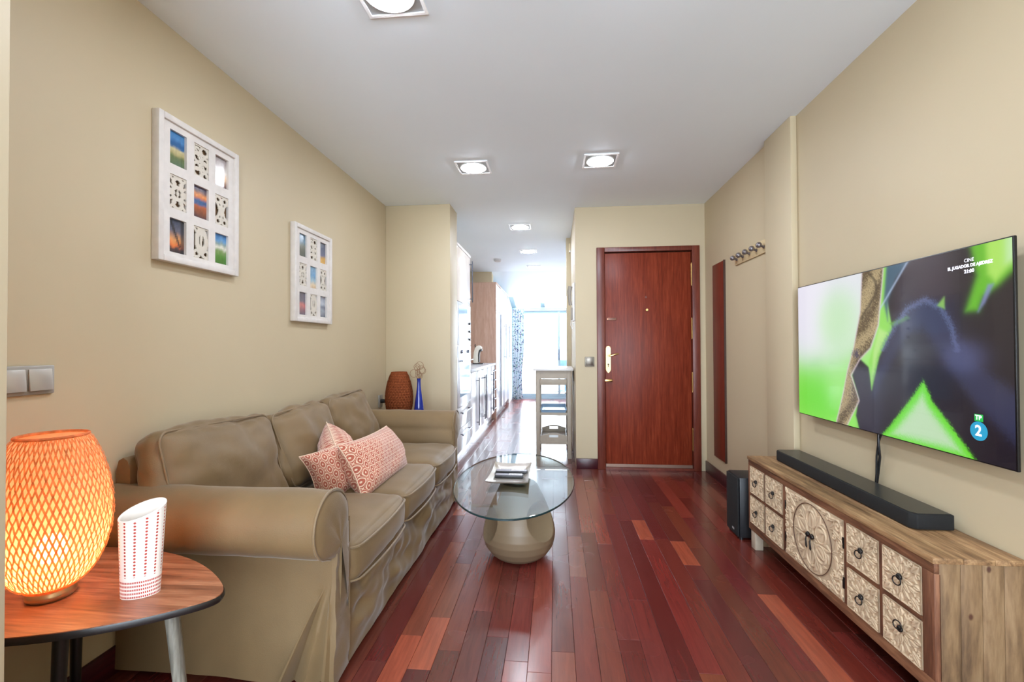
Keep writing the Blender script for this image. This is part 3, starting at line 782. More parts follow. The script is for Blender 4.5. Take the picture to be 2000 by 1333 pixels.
def photo_img(kind, seed):
    u, v = np.meshgrid(np.linspace(0, 1, 13), np.linspace(0, 1, 19)); n1 = vnoise(u, v, 4, seed); n2 = vnoise(u, v, 9, seed+5)
    stops = {'beach': [(0, (52, 120, 176)), (.2, (70, 130, 186)), (.3, (24, 84, 140)), (.42, (40, 100, 150)), (.47, (196, 184, 140)), (.62, (176, 164, 112)), (.72, (92, 108, 62)), (1, (78, 104, 74))],
     'glare': [(0, (120, 112, 112)), (.25, (190, 180, 176)), (.45, (250, 246, 240)), (.65, (232, 200, 168)), (.85, (150, 118, 104)), (1, (80, 70, 76))],
     'sunset': [(0, (70, 70, 96)), (.15, (110, 92, 92)), (.25, (226, 146, 84)), (.36, (196, 112, 62)), (.42, (52, 92, 140)), (.55, (70, 96, 140)), (.62, (176, 92, 48)), (.8, (128, 74, 50)), (1, (60, 52, 60))],
     'mast': [(0, (50, 62, 84)), (.35, (96, 96, 112)), (.6, (216, 150, 92)), (.78, (226, 116, 60)), (.86, (80, 60, 62)), (1, (44, 40, 48))],
     'green': [(0, (40, 104, 166)), (.22, (96, 150, 196)), (.34, (140, 160, 150)), (.45, (222, 220, 206)), (.55, (120, 150, 92)), (.75, (72, 128, 44)), (1, (58, 108, 40))],
     'grey': [(0, (60, 96, 120)), (.3, (110, 140, 156)), (.5, (120, 124, 112)), (.7, (96, 100, 88)), (1, (80, 84, 76))],
     'dusk': [(0, (58, 66, 84)), (.4, (84, 88, 112)), (.62, (96, 96, 120)), (.72, (196, 150, 66)), (1, (206, 160, 70))],
     'sky': [(0, (128, 164, 190)), (.4, (100, 150, 186)), (.65, (150, 176, 186)), (.8, (206, 186, 150)), (1, (190, 160, 116))],
     'rose': [(0, (90, 84, 100)), (.4, (104, 96, 108)), (.55, (196, 112, 106)), (.72, (150, 96, 100)), (1, (84, 80, 96))],
     'wave': [(0, (110, 116, 130)), (.35, (160, 166, 176)), (.5, (84, 90, 104)), (.7, (124, 128, 138)), (1, (70, 74, 86))]}[kind]
    vv = np.clip(v+.07*n1, 0, 1)
    img = np.stack([np.interp(vv, [s[0] for s in stops], [lin(s[1])[c] for s in stops]) for c in range(3)], -1)
    img *= (1+.25*n2)[..., None]
    if kind == 'mast': img = over(img, soft(np.abs((u-.15)*1.2-v*.9)-.08, .05)*(v < .8), (34, 34, 40)); img = over(img, soft(.8-u, .05)*.8, (40, 38, 44))
    return np.clip(img, 0, 1)
def fret_mask(kind, n, m):
    u, v = np.meshgrid(np.linspace(-1, 1, n), np.linspace(-1.68, 1.68, m))
    k = np.zeros(u.shape, bool)
    def ring(cx, cy, rx, ry, w=.17): return np.abs(np.hypot((u-cx)/rx, (v-cy)/ry)-1)*min(rx, ry) < w
    def seg(a, b, w): 
        t = np.clip(((u-a[0])*(b[0]-a[0])+(v-a[1])*(b[1]-a[1]))/((b[0]-a[0])**2+(b[1]-a[1])**2), 0, 1)
        return np.hypot(u-a[0]-t*(b[0]-a[0]), v-a[1]-t*(b[1]-a[1])) < w
    if kind == 0:
        for i, cy in enumerate((-1.2, -.4, .4, 1.2)):
            k |= ring(-.45 if i % 2 else .45, cy, .5, .45, .15) | ring(.55 if i % 2 else -.55, cy+.2, .38, .35, .13)
        k |= seg((-1, -1.6), (1, 1.6), .12)
    elif kind == 1:
        k |= ring(0, 0, .62, .62, .2) | ring(0, -1.05, .5, .5, .2) | ring(0, 1.05, .5, .5, .2) | seg((-1, 0), (-.6, 0), .3) | seg((.6, 0), (1, 0), .3) | (np.hypot(u, v) < .2) | seg((0, -.5), (0, .5), .12)
        for sx in (-1, 1):
            for sy in (-1, 1): k |= seg((sx*.25, sy*.9), (sx, sy*1.6), .13) | seg((sx*.5, sy*.5), (sx*1, sy*.75), .12)
    elif kind == 2:
        for sx in (-1, 1):
            k |= ring(sx*1.05, 0, .75, 1.0, .13)
            for sy in (-1, 1): k |= ring(sx*.5, sy*1.2, .36, .34, .13)
        k |= seg((0, -.9), (0, .9), .13) | seg((-1, -.85), (1, -.85), .1) | seg((-1, .85), (1, .85), .1) | ring(0, 0, .3, .5, .1)
    else:
        k |= ring(.1, -.3, .62, 1.05, .24) | seg((.1, -.9), (0, .6), .14) | ring(-.55, 1.15, .35, .35, .14) | seg((-.3, .9), (.9, 1.6), .16) | ring(.6, 1.05, .45, .35, .13) | seg((-1, -1.6), (-.4, -1.0), .12)
    k |= (np.abs(u) > .93) | (np.abs(v) > 1.60)
    return k
ww = plain('white_washed_wood', (212, 206, 200), .6, var=.05, scale=25, bump=.05)
ww2 = plain('cream_fretwork', (204, 196, 182), .6, var=.04, scale=25)
FRET = {}
def fret_mesh(kind):
    if kind in FRET: return FRET[kind]
    n, m = 26, 44; k = fret_mask(kind, n, m); k = k[:-1, :-1]
    W, H_ = .0865, .143; mb = MB()
    def p(i, j, x): return (x, -W/2+W*j/(n-1), H_/2-H_*i/(m-1))
    idx = {}
    def vi(i, j, f):
        if (i, j, f) not in idx: idx[(i, j, f)] = len(mb.v); mb.v.append(p(i, j, .006 if f else .001))
        return idx[(i, j, f)]
    g = lambda i, j: 0 <= i < m-1 and 0 <= j < n-1 and k[i, j]
    for i in range(m-1):
        for j in range(n-1):
            if not k[i, j]: continue
            mb.f.append((vi(i, j, 1), vi(i+1, j, 1), vi(i+1, j+1, 1), vi(i, j+1, 1)))
            for (di, dj, a, b) in ((-1, 0, (i, j), (i, j+1)), (1, 0, (i+1, j+1), (i+1, j)), (0, -1, (i+1, j), (i, j)), (0, 1, (i, j+1), (i+1, j+1))):
                if not g(i+di, j+dj): mb.f.append((vi(*a, 1), vi(*b, 1), vi(*b, 0), vi(*a, 0)))
    FRET[kind] = mb; return mb
def photo_frame(label, cy, cz, kinds):
    o = thing('photo_frame', (XL, cy, cz), label, 'picture frame', 'white nine-window photo frames')
    hw, hh = .235, .306; b = .027
    for a, c in (((-hw, -hh), (-hw+b, hh)), ((hw-b, -hh), (hw, hh)), ((-hw+b, -hh), (hw-b, -hh+b)), ((-hw+b, hh-b), (hw-b, hh))):
        MB().box((XL, cy+a[0], cz+a[1]), (XL+.034, cy+c[0], cz+c[1])).build('frame_rail', ww, o, bevel=.004)
    cols = [-.128, 0, .128]; rws = [.180, -.006, -.190]; W, H_ = .0865, .143
    # mat board with nine windows
    ys = [-hw+b]+sum([[c-W/2, c+W/2] for c in cols], [])+[hw-b]; zs_ = [-hh+b]+sum([[c-H_/2, c+H_/2] for c in rws[::-1]], [])+[hh-b]
    mb = MB()
    for i in range(7):
        for j in range(7):
            if i % 2 and j % 2: continue
            mb.box((XL+.012, cy+ys[i], cz+zs_[j]), (XL+.024, cy+ys[i+1], cz+zs_[j+1]))
    mb.build('mat_board', ww, o)
    MB().box((XL, cy-hw+b, cz-hh+b), (XL+.008, cy+hw-b, cz+hh-b)).build('backing', plain('brown_backing', (118, 88, 58), .8), o)
    q = 0
    for ri, rz in enumerate(rws):
        for ci, cc in enumerate(cols):
            if (ri+ci) % 2 == 0:
                img = photo_img(kinds[q], q+cy); q += 1; m_, n_ = img.shape[:2]
                P = [[(XL+.0125, cy+cc-W/2+W*j/(n_-1), cz+rz+H_/2-H_*i/(m_-1)) for j in range(n_)] for i in range(m_)]
                MB().grid(P, flip=True).build('photo', photo_m, o, col=np.concatenate([img.reshape(-1, 3), np.ones((m_*n_, 1))], 1))
            else:
                kind = {(0, 1): 0, (1, 0): 1, (1, 2): 2, (2, 1): 3}[(ri, ci)]; s_ = fret_mesh(kind)
                t = MB(); t.v = [(XL+.014+x, cy+cc+y, cz+rz+z) for x, y, z in s_.v]; t.f = list(s_.f)
                t.build('fretwork_panel', ww2, o)
    return o
photo_frame('white nine-window photo frame hanging nearer, higher on the wall', 1.925, 1.850, ['beach', 'glare', 'sunset', 'mast', 'green'])
photo_frame('white nine-window photo frame farther along, lower on the wall', 2.895, 1.656, ['grey', 'dusk', 'sky', 'rose', 'wave'])

# ------------------------------------------------------------------ switches
sw = thing('light_switch', (XL, 1.27, 1.09), 'double silver light switch on the left wall above the lamp', 'light switch')
MB().box((XL, 1.172, 1.044), (XL+.010, 1.331, 1.134)).build('plate', steel_pl, sw, bevel=.003)
for a, b in ((1.182, 1.247), (1.256, 1.321)): MB().hexa([(XL+.01, a, 1.056), (XL+.019, a, 1.056), (XL+.019, b, 1.056), (XL+.01, b, 1.056)], [(XL+.01, a, 1.123), (XL+.013, a, 1.123), (XL+.013, b, 1.123), (XL+.01, b, 1.123)]).build('rocker', plain('silver_rocker', (190, 186, 178), .3, .4), sw, bevel=.002)
sw = thing('light_switch', (.333, D, 1.036), 'single grey light switch left of the entrance door', 'light switch')
MB().box((.288, D-.010, .990), (.379, D, 1.084)).build('plate', plain('dark_satin_plate', (132, 124, 112), .35, .5), sw, bevel=.003)
MB().hexa([(.300, D-.014, 1.0), (.367, D-.014, 1.0), (.367, D-.01, 1.0), (.300, D-.01, 1.0)], [(.300, D-.020, 1.074), (.367, D-.020, 1.074), (.367, D-.01, 1.074), (.300, D-.01, 1.074)]).build('rocker', plain('dark_satin_rocker', (120, 112, 102), .3, .6), sw, bevel=.002)

# ------------------------------------------------------------------ wall panel and hook rail
pn = thing('wall_panel', (XR, 4.12, 1.05), 'tall narrow reddish-brown wooden panel on the wall beside the door', 'panel')
MB().box((XR-.012, 3.985, .205), (XR, 4.262, 1.905)).build('board', wood('red_brown_board', (96, 34, 22), (112, 44, 29), (124, 54, 36), 'Z', 1, rough=.4, bump=.02), pn, bevel=.002)
MB().box((XR-.016, 3.978, .202), (XR, 3.985, 1.908)).build('edge_strip', plain('dark_edge', (60, 34, 22), .5), pn)
hk = thing('hook_rail', (XR, 3.5, 1.86), 'pale coat rail with five dark knobs on the television wall', 'coat rail')
MB().box((XR-.012, 3.19, 1.815), (XR, 3.745, 1.905)).build('rail', plain('pale_beige_wood', (196, 174, 134), .5, var=.06, scale=12), hk, bevel=.002)
knob_m = plain('pewter_knob', (130, 124, 126), .3, .7)
for k in range(5):
    y = 3.24+.115*k
    kn = MB().tube([(XR-.012, y, 1.855), (XR-.016, y, 1.855), (XR-.032, y, 1.864), (XR-.042, y, 1.867)], [.012, .008, .007, .009], 10).build('hook', knob_m, hk, smooth=True)
    MB().sphere((XR-.046, y, 1.868), .020, 12, 8).build('knob_head', knob_m, kn, smooth=True)

# ------------------------------------------------------------------ television
XT, TY0, TY1, TZ0, TZ1 = 1.365, 1.497, 2.72, .806, 1.513
tv = thing('television', (XT+.02, (TY0+TY1)/2, TZ0), 'large flat television on the wall showing a green jungle scene', 'television')
MB().box((XT, TY0, TZ0), (XT+.010, TY1, TZ1)).build('casing', plain('tv_black', (14, 14, 16), .3), tv, bevel=.003)
MB().box((XT+.010, 1.62, .83), (XT+.035, 2.6, 1.36)).build('rear_housing', black_pl, tv, bevel=.006)
MB().box((XT+.035, 1.9, 1.0), (XR, 2.3, 1.3)).build('wall_mount', black_pl, tv)
# the picture: u from the far edge to the near edge, v downwards
nu, nv = 300, 170
u, v = np.meshgrid(np.linspace(0, 1, nu), np.linspace(0, 1, nv)); asp = 1.74
U = u*asp; cvt = lambda L: [(a*asp, b) for a, b in L]
f1 = vnoise(u[::3, ::3]*asp, v[::3, ::3], 3.0, 1); f1 = np.kron(f1, np.ones((3, 3)))[:nv, :nu]
n60 = rng.normal(0, 1, u.shape)
img = np.zeros((nv, nu, 3))+np.array(lin((150, 236, 96)))
img = over(img, soft(np.hypot((U-.28)/1.25, v-.1)-.52+.06*f1, .22), (238, 236, 250))
img = over(img, soft(np.hypot(U-.52, v-.30)-.22, .2), (206, 240, 200))
img = over(img, soft(np.hypot((U-.25)/1.3, v-.85)-.20, .25)*.8, (92, 220, 44))
img = over(img, soft(np.hypot((U-.5), v-.75)-.10, .18)*.6, (176, 246, 150))
# dark body
body = cvt([(.62, -.05), (.56, .12), (.59, .36), (.53, .52), (.49, .73), (.475, .60), (.42, .54), (.38, .66), (.42, .80), (.40, .92), (.44, 1.1), (1.1, 1.1), (1.1, -.05)])
img = over(img, soft(poly_sd(U, v, body), .012), (30, 22, 34))
img = over(img, soft(poly_sd(U, v, cvt([(.60, -.05), (.80, -.05), (.86, .5), (.60, .3)])), .08)*.9, (46, 32, 50))
img = over(img, soft(poly_sd(U, v, cvt([(.39, .60), (.44, .60), (.56, .72), (.52, 1.05), (.42, 1.05)])), .05)*.85, (46, 42, 58))
# green strip beside the branch and the leaf blades
img = over(img, soft(poly_sd(U, v, cvt([(.555, -.02), (.53, .34), (.475, .57), (.488, .74), (.525, .54), (.592, .37), (.565, .2), (.60, .02)])), .012), (150, 226, 96))
img = over(img, soft(poly_sd(U, v, cvt([(.53, .36), (.50, .50), (.49, .68), (.52, .52), (.57, .39)])), .02)*.8, (196, 240, 150))
img = over(img, soft(poly_sd(U, v, cvt([(.57, -.02), (.68, -.02), (.61, .08), (.575, .2), (.572, .32), (.553, .2)])), .02), (62, 96, 120))
img = over(img, soft(np.abs((U-.60*asp)+(v-.12)*.9)-.006, .012)*(v < .26)*.8, (186, 206, 236))
img = over(img, soft(poly_sd(U, v, cvt([(.58, .335), (.66, .30), (.67, .315), (.60, .355)])), .012), (104, 170, 60))
# furry arch, bluish rim light
arch = cvt([(.50, .66), (.552, .47), (.61, .34), (.66, .27), (.732, .225), (.786, .27), (.83, .38), (.90, .56), (1.05, .72), (1.05, .95), (.90, .75), (.80, .55), (.72, .36), (.66, .40), (.58, .58), (.50, .78)])
sd = poly_sd(U, v, arch)+.012*n60*.5
img = over(img, soft(sd, .05)*.75, (54, 58, 92))
img = over(img, soft(np.abs(poly_sd(U, v, cvt([(.48, .72), (.552, .47), (.61, .34), (.66, .26), (.732, .225), (.786, .27), (.82, .36), (.9, .9), (.6, .9)])))-.012+.006*n60, .02)*.55*(v < .5), (110, 122, 170))
img = over(img, soft(np.hypot((U-.86*asp)/1.5, v-.52+.0*U)-.07, .07)*.5, (92, 98, 146))
img = over(img, soft(poly_sd(U, v, cvt([(.775, .26), (.80, .22), (.80, .28)])), .01), (136, 190, 84))
# green triangle between the legs
tri = cvt([(.72, .655), (.651, .797), (.53, 1.02), (.90, 1.02), (.818, .871), (.754, .763)])
sdt = poly_sd(U, v, tri)+.006*n60*.6
img = over(img, soft(sdt, .012), (110, 226, 40)); img = over(img, soft(sdt+.045, .04), (196, 226, 186))
# bright leaf, top right
img = over(img, soft(poly_sd(U, v, cvt([(.885, -.03), (1.03, -.03), (1.03, .10), (.965, .19), (.92, .24), (.905, .30), (.87, .30), (.905, .14)])), .03), (104, 190, 40))
img = over(img, soft(poly_sd(U, v, cvt([(.93, -.03), (1.03, -.03), (1.03, .06), (.955, .18), (.935, .14)])), .03), (176, 232, 100))
img = over(img, soft(poly_sd(U, v, cvt([(.985, -.03), (1.03, -.03), (1.03, .10), (.985, .10)])), .04)*.8, (206, 240, 196))
img = over(img, soft(poly_sd(U, v, cvt([(.935, .19), (.95, .19), (.925, .27), (.905, .31)])), .012)*.8, (136, 140, 196))
# branch with pale outline
br = cvt([(.445, -.02), (.432, .25), (.392, .48), (.356, .62), (.325, .79), (.275, 1.02), (.34, 1.02), (.42, .82), (.375, .66), (.425, .555), (.485, .48), (.526, .34), (.557, -.02)])
sdb = poly_sd(U, v, br)
bark = np.clip(.5+.5*np.sin((U*30+v*22+4*f1))+.35*n60, 0, 1)
bcol = np.array(lin((92, 76, 56)))*(1-bark[..., None])+np.array(lin((186, 166, 126)))*bark[..., None]
mk = soft(sdb, .008)[..., None]; img = img*(1-mk)+bcol*mk
img = over(img, soft(np.abs(sdb)-.004, .008)*.8, (226, 206, 214))
img = over(img, soft(np.abs(U-(.475+.045*np.sin(v*14))*asp)-.012, .01)*(v < .3)*.7, (62, 50, 40))
img = over(img, soft(np.hypot(U-.405*asp, (v-.52)*1.3)-.035+.01*n60, .02)*.8, (60, 62, 96))
img = np.clip(img, 0, 1)
ins = .0045
P = [[(XT-.0006, TY1-ins-(TY1-TY0-2*ins)*j/(nu-1), TZ1-ins-(TZ1-TZ0-2*ins)*i/(nv-1)) for j in range(nu)] for i in range(nv)]
screen = MB().grid(P, flip=False).build('screen', attr_mat('screen_glow', .12, emission=.56, coat=.25), tv, col=np.concatenate([img.reshape(-1, 3), np.ones((nu*nv, 1))], 1))
if screen.data.polygons[0].normal.x > 0: screen.data.flip_normals()
txt_m = emit('screen_text_white', (236, 236, 250), 0.6)
def text(body, size, uu, vv_, mat, name, bold=.0, dx=.0012):
    cu = bpy.data.curves.new(name, 'FONT'); cu.body = body; cu.size = size; cu.align_x = 'CENTER'; cu.align_y = 'CENTER'; cu.offset = bold; cu.resolution_u = 3
    tmp = bpy.data.objects.new(name, cu); COL.objects.link(tmp); dg = bpy.context.evaluated_depsgraph_get()
    me = bpy.data.meshes.new_from_object(tmp.evaluated_get(dg)); bpy.data.objects.remove(tmp)
    o = bpy.data.objects.new(name, me); COL.objects.link(o); me.materials.append(mat); o.parent = screen
    # text x -> -Y, text y -> +Z, facing -X
    R_ = Matrix(((0, 0, -1), (-1, 0, 0), (0, 1, 0))).to_4x4()
    loc = Vector((XT-.0006-dx, TY1-ins-(TY1-TY0-2*ins)*uu, TZ1-ins-(TZ1-TZ0-2*ins)*vv_))-root_loc(tv)
    me.transform(Matrix.Translation(loc) @ R_); return o
text('CINE', .0165, .882, .061, txt_m, 'caption_line')
text('EL JUGADOR DE AJEDREZ', .0143, .882, .0865, txt_m, 'caption_title', .0006)
text('21:00', .0165, .882, .113, txt_m, 'caption_time', .0006)
yc = lambda uu: TY1-ins-(TY1-TY0-2*ins)*uu; zc = lambda vv_: TZ1-ins-(TZ1-TZ0-2*ins)*vv_
MB().box((XT-.0011, yc(.915), zc(.818)), (XT-.0007, yc(.890), zc(.785))).build('rating_badge', emit('badge_green', (24, 150, 60), 0.45), screen)
text('TP', .021, .9025, .801, txt_m, 'rating_text', .0005, .0016)
MB().add([(XT-.0009, yc(.902)+.031*math.cos(2*PI*k/40), zc(.863)+.031*math.sin(2*PI*k/40)) for k in range(40)], [tuple(range(40))[::-1]]).build('channel_disc', emit('channel_teal', (30, 128, 160), 0.42), screen)
text('2', .048, .902, .863, txt_m, 'channel_number', .0012, .0016)
cb = MB()
cb.tube([(XR-.03, 2.13, .815), (XR-.035, 2.125, .76), (XR-.02, 2.14, .70), (XR-.012, 2.165, .62), (XR-.012, 2.18, .545)], .0055, 8)
cb.tube([(XR-.03, 2.11, .815), (XR-.03, 2.135, .755), (XR-.03, 2.145, .70), (XR-.022, 2.16, .62), (XR-.022, 2.17, .545)], .004, 8)
tag(cb.build('power_cable', black_pl, smooth=True), 'black cables hanging below the television', 'cable')

# ------------------------------------------------------------------ carved sideboard
cwood = wood('reclaimed_brown_frame', (72, 44, 28), (112, 72, 48), (146, 102, 72), 'Y', 1, rough=.6, bump=.25)
cwood_z = wood('reclaimed_brown_stile', (72, 42, 28), (114, 72, 50), (148, 102, 74), 'Z', 1, rough=.6, bump=.25)
ctop = wood('weathered_top', (88, 62, 40), (140, 106, 72), (182, 146, 104), 'Y', 1, rough=.55, bump=.25)
cside = wood('weathered_side', (84, 62, 42), (128, 100, 70), (158, 130, 96), 'Z', 1, rough=.6, bump=.2, stretch=8, knots=True)
carve_m = plain('carved_whitewash', (200, 177, 147), .7, var=.12, scale=9)
iron = plain('dark_iron', (46, 42, 40), .4, .8, var=.1)
CXF, CXB, CY0, CY1, CZ1 = 1.150, 1.412, 1.536, 2.858, .53
sb = thing('sideboard', ((CXF+CXB)/2, (CY0+CY1)/2, 0), 'low rustic wooden sideboard with carved whitewashed drawers and doors', 'sideboard')
# top of three boards
w3 = (CXB-CXF+.006)/3
for k in range(3):
    MB().box((CXF-.006+k*w3+.0006, CY0-.004, CZ1-.018), (CXF-.006+(k+1)*w3-.0006, CY1+.004, CZ1-(.0, .0012, .0006)[k])).build('top_board', ctop, sb, bevel=.0015)
# near and far side panels of boards
w4 = (CXB-CXF-.014)/4
for y0, y1 in ((CY0, CY0+.018), (CY1-.018, CY1)):
    for k in range(4):
        MB().box((CXF+.014+k*w4+.0005, y0, .0), (CXF+.014+(k+1)*w4-.0005, y1, CZ1-.018)).build('side_board', cside, sb, bevel=.001)
MB().box((CXB-.012, CY0+.018, .10), (CXB-.002, CY1-.018, CZ1-.018)).build('back_panel', cwood, sb)
MB().box((CXF+.03, CY0+.018, .10), (CXB-.012, CY1-.018, .115)).build('bottom_panel', cwood, sb)
K = 1.0755
def cyy(y): return CY0+(y-1.40)*(CY1-CY0)/1.259
cols_ = [(cyy(2.466), cyy(2.633)), (cyy(2.274), cyy(2.448)), (cyy(1.815), cyy(2.245)), (cyy(1.626), cyy(1.794)), (cyy(1.444), cyy(1.607))]
ZT_, ZB_, ZM = .480, .150, .315
# face frame
MB().box((CXF, CY0, ZT_), (CXF+.02, CY1, CZ1-.018)).build('top_rail', cwood, sb, bevel=.002)
MB().box((CXF, CY0+.0, .105), (CXF+.02, CY1, ZB_)).build('bottom_rail', cwood, sb, bevel=.002)
edges = [CY1]+[e for c in cols_ for e in (c[1], c[0])]+[CY0]
for k in range(0, len(edges), 2):
    MB().box((CXF, edges[k], ZB_), (CXF+.02, edges[k+1], ZT_)).build('stile', cwood_z, sb, bevel=.0015)
for c in (0, 1, 3, 4): MB().box((CXF, cols_[c][0], ZM-.009), (CXF+.02, cols_[c][1], ZM+.009)).build('drawer_rail', cwood, sb, bevel=.0015)
for y0 in (CY0+.018, CY1-.075): MB().box((CXF+.004, y0, 0), (CXF+.05, y0+.055, .105)).build('leg', plain('pale_worn_leg', (176, 160, 140), .6, var=.12, scale=20), sb, bevel=.004)
# carving
def leaf_h(x, y, cx, cy, ang, L, W_, curl=0.0):
    ca, sa = math.cos(ang), math.sin(ang); s_ = (x-cx)*ca+(y-cy)*sa; t_ = -(x-cx)*sa+(y-cy)*ca
    t_ = t_-curl*(s_/L)**2*L
    ww_ = W_*np.clip(1-(np.abs(s_)/L)**1.6, 0, 1)*(1-.35*s_/L)
    q = np.where(ww_ > 1e-4, np.abs(t_)/np.maximum(ww_, 1e-4), 9)
    h = np.sqrt(np.clip(1-q*q, 0, 1))
    return h*(1-.55*np.exp(-(q/.22)**2))
def curl_h(x, y, cx, cy, r0, hand, ph):
    dx, dy = x-cx, y-cy; r = np.hypot(dx, dy); th = np.arctan2(dy, dx)*hand+ph
    sp_ = np.mod(th/(2*PI)-r/r0*1.6, 1.0); d = np.abs(sp_-.5)*2
    return np.sqrt(np.clip(1-(d/.62)**2, 0, 1))*np.clip((r0-r)/(r0*.12), 0, 1)
def drawer_h(x, y):
    h = np.zeros(x.shape); mx = lambda a: np.maximum(h, a)
    for k in range(8):
        a = PI/4*k
        h = mx(.9*leaf_h(x, y, .40*math.cos(a), .40*math.sin(a), a, .23, .13))
        b = a+PI/8
        h = mx(.75*leaf_h(x, y, .62*math.cos(b), .62*math.sin(b), b+.35, .26, .11, .35))
        h = mx(.75*leaf_h(x, y, .66*math.cos(b), .66*math.sin(b), b-.45, .24, .09, -.35))
        if k % 2 == 0: h = mx(leaf_h(x, y, .82*math.cos(a), .82*math.sin(a), a, .2, .13))
        else:
            h = mx(.9*leaf_h(x, y, 1.05*math.cos(a), 1.05*math.sin(a), a, .3, .16))
            for s_ in (-1, 1): h = mx(.8*curl_h(x, y, 1.0*math.cos(a+s_*.27), 1.0*math.sin(a+s_*.27), .17, s_, a))
    r = np.hypot(x, y); h = np.where(r < .17, .45+.1*np.cos(r/.17*PI), h)
    h = np.where((np.abs(x) > .955) | (np.abs(y) > .955), .55, h)
    return h
def door_h(Y_, Z_, R0):     # metres from the pair's centre
    h = np.zeros(Y_.shape); mx = lambda a: np.maximum(h, a); r = np.hypot(Y_, Z_)
    inside = r < R0
    hi = np.zeros(Y_.shape)
    for k in range(6):
        a = PI/3*k+PI/6; b = a+PI/6
        hi = np.maximum(hi, .95*leaf_h(Y_, Z_, .075*math.cos(a), .075*math.sin(a), a, .046, .032))
        hi = np.maximum(hi, np.sqrt(np.clip(1-(np.abs(np.hypot(Y_-.085*math.cos(a), Z_-.085*math.sin(a))-.036)/.0055)**2, 0, 1)))
        hi = np.maximum(hi, .85*leaf_h(Y_, Z_, .112*math.cos(b), .112*math.sin(b), b, .034, .022))
        for s_ in (-1, 1): hi = np.maximum(hi, .7*leaf_h(Y_, Z_, .125*math.cos(b+s_*.27), .125*math.sin(b+s_*.27), b+s_*.9, .026, .010, s_*.4))
    for k in range(10):
        a = 2*PI*k/10; hi = np.maximum(hi, .8*leaf_h(Y_, Z_, .03*math.cos(a), .03*math.sin(a), a, .018, .008))
    ho = np.zeros(Y_.shape)
    g = np.random.default_rng(3)
    for sy in (-1, 1):
        for sz in (-1, 1):
            for (cy_, cz_, r_) in ((.19, .125, .03), (.205, .06, .024), (.125, .142, .02), (.165, .075, .018), (.215, .02, .018)):
                ho = np.maximum(ho, .9*curl_h(Y_, Z_, sy*cy_, sz*cz_, r_, sy*sz, .7))
            for (cy_, cz_, an, L, W_) in ((.16, .112, .7, .032, .012), (.185, .088, -.3, .028, .011), (.21, .095, 1.3, .028, .01), (.152, .14, .2, .026, .01), (.10, .148, .1, .024, .009), (.185, .04, 1.5, .026, .011), (.175, .01, .4, .022, .01), (.218, .15, .8, .02, .01), (.06, .154, .0, .02, .007)):
                ho = np.maximum(ho, .85*leaf_h(Y_, Z_, sy*cy_, sz*cz_, math.atan2(sz*math.sin(an), sy*math.cos(an)), L, W_, .2*sy*sz))
    h = np.where(inside, hi, ho)
    return h
def carved(name, y0, y1, z0, z1, H2, parent):
    m_, n_ = H2.shape; ys = np.linspace(y0, y1, n_); zs_ = np.linspace(z1, z0, m_)
    X0 = CXF-.0005; P = [[(X0-.0058*H2[i, j], ys[j], zs_[i]) for j in range(n_)] for i in range(m_)]
    mb = MB().grid(P, flip=False)
    mb.box((X0+.0002, y0, z0), (CXF+.016, y1, z1))
    ring_ = [P[0], [(X0+.0002, y, z1) for y in ys]]
    o = mb.build(name, carve_m, parent, smooth=True, angle=70)
    return o
g = np.linspace(-1, 1, 84); gx, gy = np.meshgrid(g, g); DH = drawer_h(gx, gy)
def ring_pull(y, z, parent, flip=False):
    X0 = CXF-.004
    MB().sphere((X0-.004, y, z), .011, 14, 8, (.7, 1, 1)).build('rosette', iron, parent, smooth=True)
    s_ = -1 if not flip else 1
    pts = [(X0-.012-.004*math.sin(2*PI*k/24), y+.013*math.sin(2*PI*k/24), z+s_*.013+.0145*math.cos(2*PI*k/24)) for k in range(24)]
    MB().tube(pts, .0021, 6, True).build('ring_pull', iron, parent, smooth=True)
for ci in (0, 1, 3, 4):
    for zi, (z0, z1) in enumerate(((ZM+.009, ZT_), (ZB_, ZM-.009))):
        y0, y1 = cols_[ci]; e = .0015
        d = carved('drawer_front', y0+e, y1-e, z0+e, z1-e, DH, sb)
        ring_pull((y0+y1)/2, (z0+z1)/2+.004, d, flip=(ci == 4 and zi == 1))
y0, y1 = cols_[2]; cyc = (y0+y1)/2; czc = (ZT_+ZB_)/2
for s_, (a, b) in enumerate(((y0+.0015, cyc-.0006), (cyc+.0006, y1-.0015))):
    gy_, gz_ = np.meshgrid(np.linspace(a, b, 130)-cyc, np.linspace(ZT_-.0015, ZB_+.0015, 180)-czc)
    d = carved('door_leaf', a, b, ZB_+.0015, ZT_-.0015, door_h(gy_, gz_, .146), sb)
    sg = -1 if s_ == 0 else 1
    # half of the dark medallion line belongs to each leaf
    n = 48; a0 = PI/2 if sg < 0 else -PI/2
    MB().tube([(CXF-.0028, cyc+.150*math.cos(a0+PI*k/n)+sg*.0008, czc+.150*math.sin(a0+PI*k/n)) for k in range(n+1)], .0018, 6).build('medallion_line', plain('brown_line', (88, 58, 40), .6), d, smooth=True)
    yk = cyc+sg*.016; X0 = CXF-.004
    MB().sphere((X0-.005, yk, czc+.012), .012, 14, 8, (.8, 1, 1)).build('rosette', iron, d, smooth=True)
    MB().tube([(X0-.011, yk, czc+.008), (X0-.014, yk+sg*.001, czc-.012), (X0-.012, yk, czc-.04), (X0-.011, yk, czc-.048)], [.002, .003, .0045, .002], 8).build('drop_pull', iron, d, smooth=True)
    yh = y0 if sg < 0 else y1
    for zz in (czc+.075, czc-.085): MB().box((CXF-.004, yh-.004, zz-.022), (CXF+.001, yh+.004, zz+.022)).build('hinge', plain('black_iron_hinge', (30, 26, 24), .5, .6), d)
sb.rotation_euler = (0, 0, math.radians(.7))

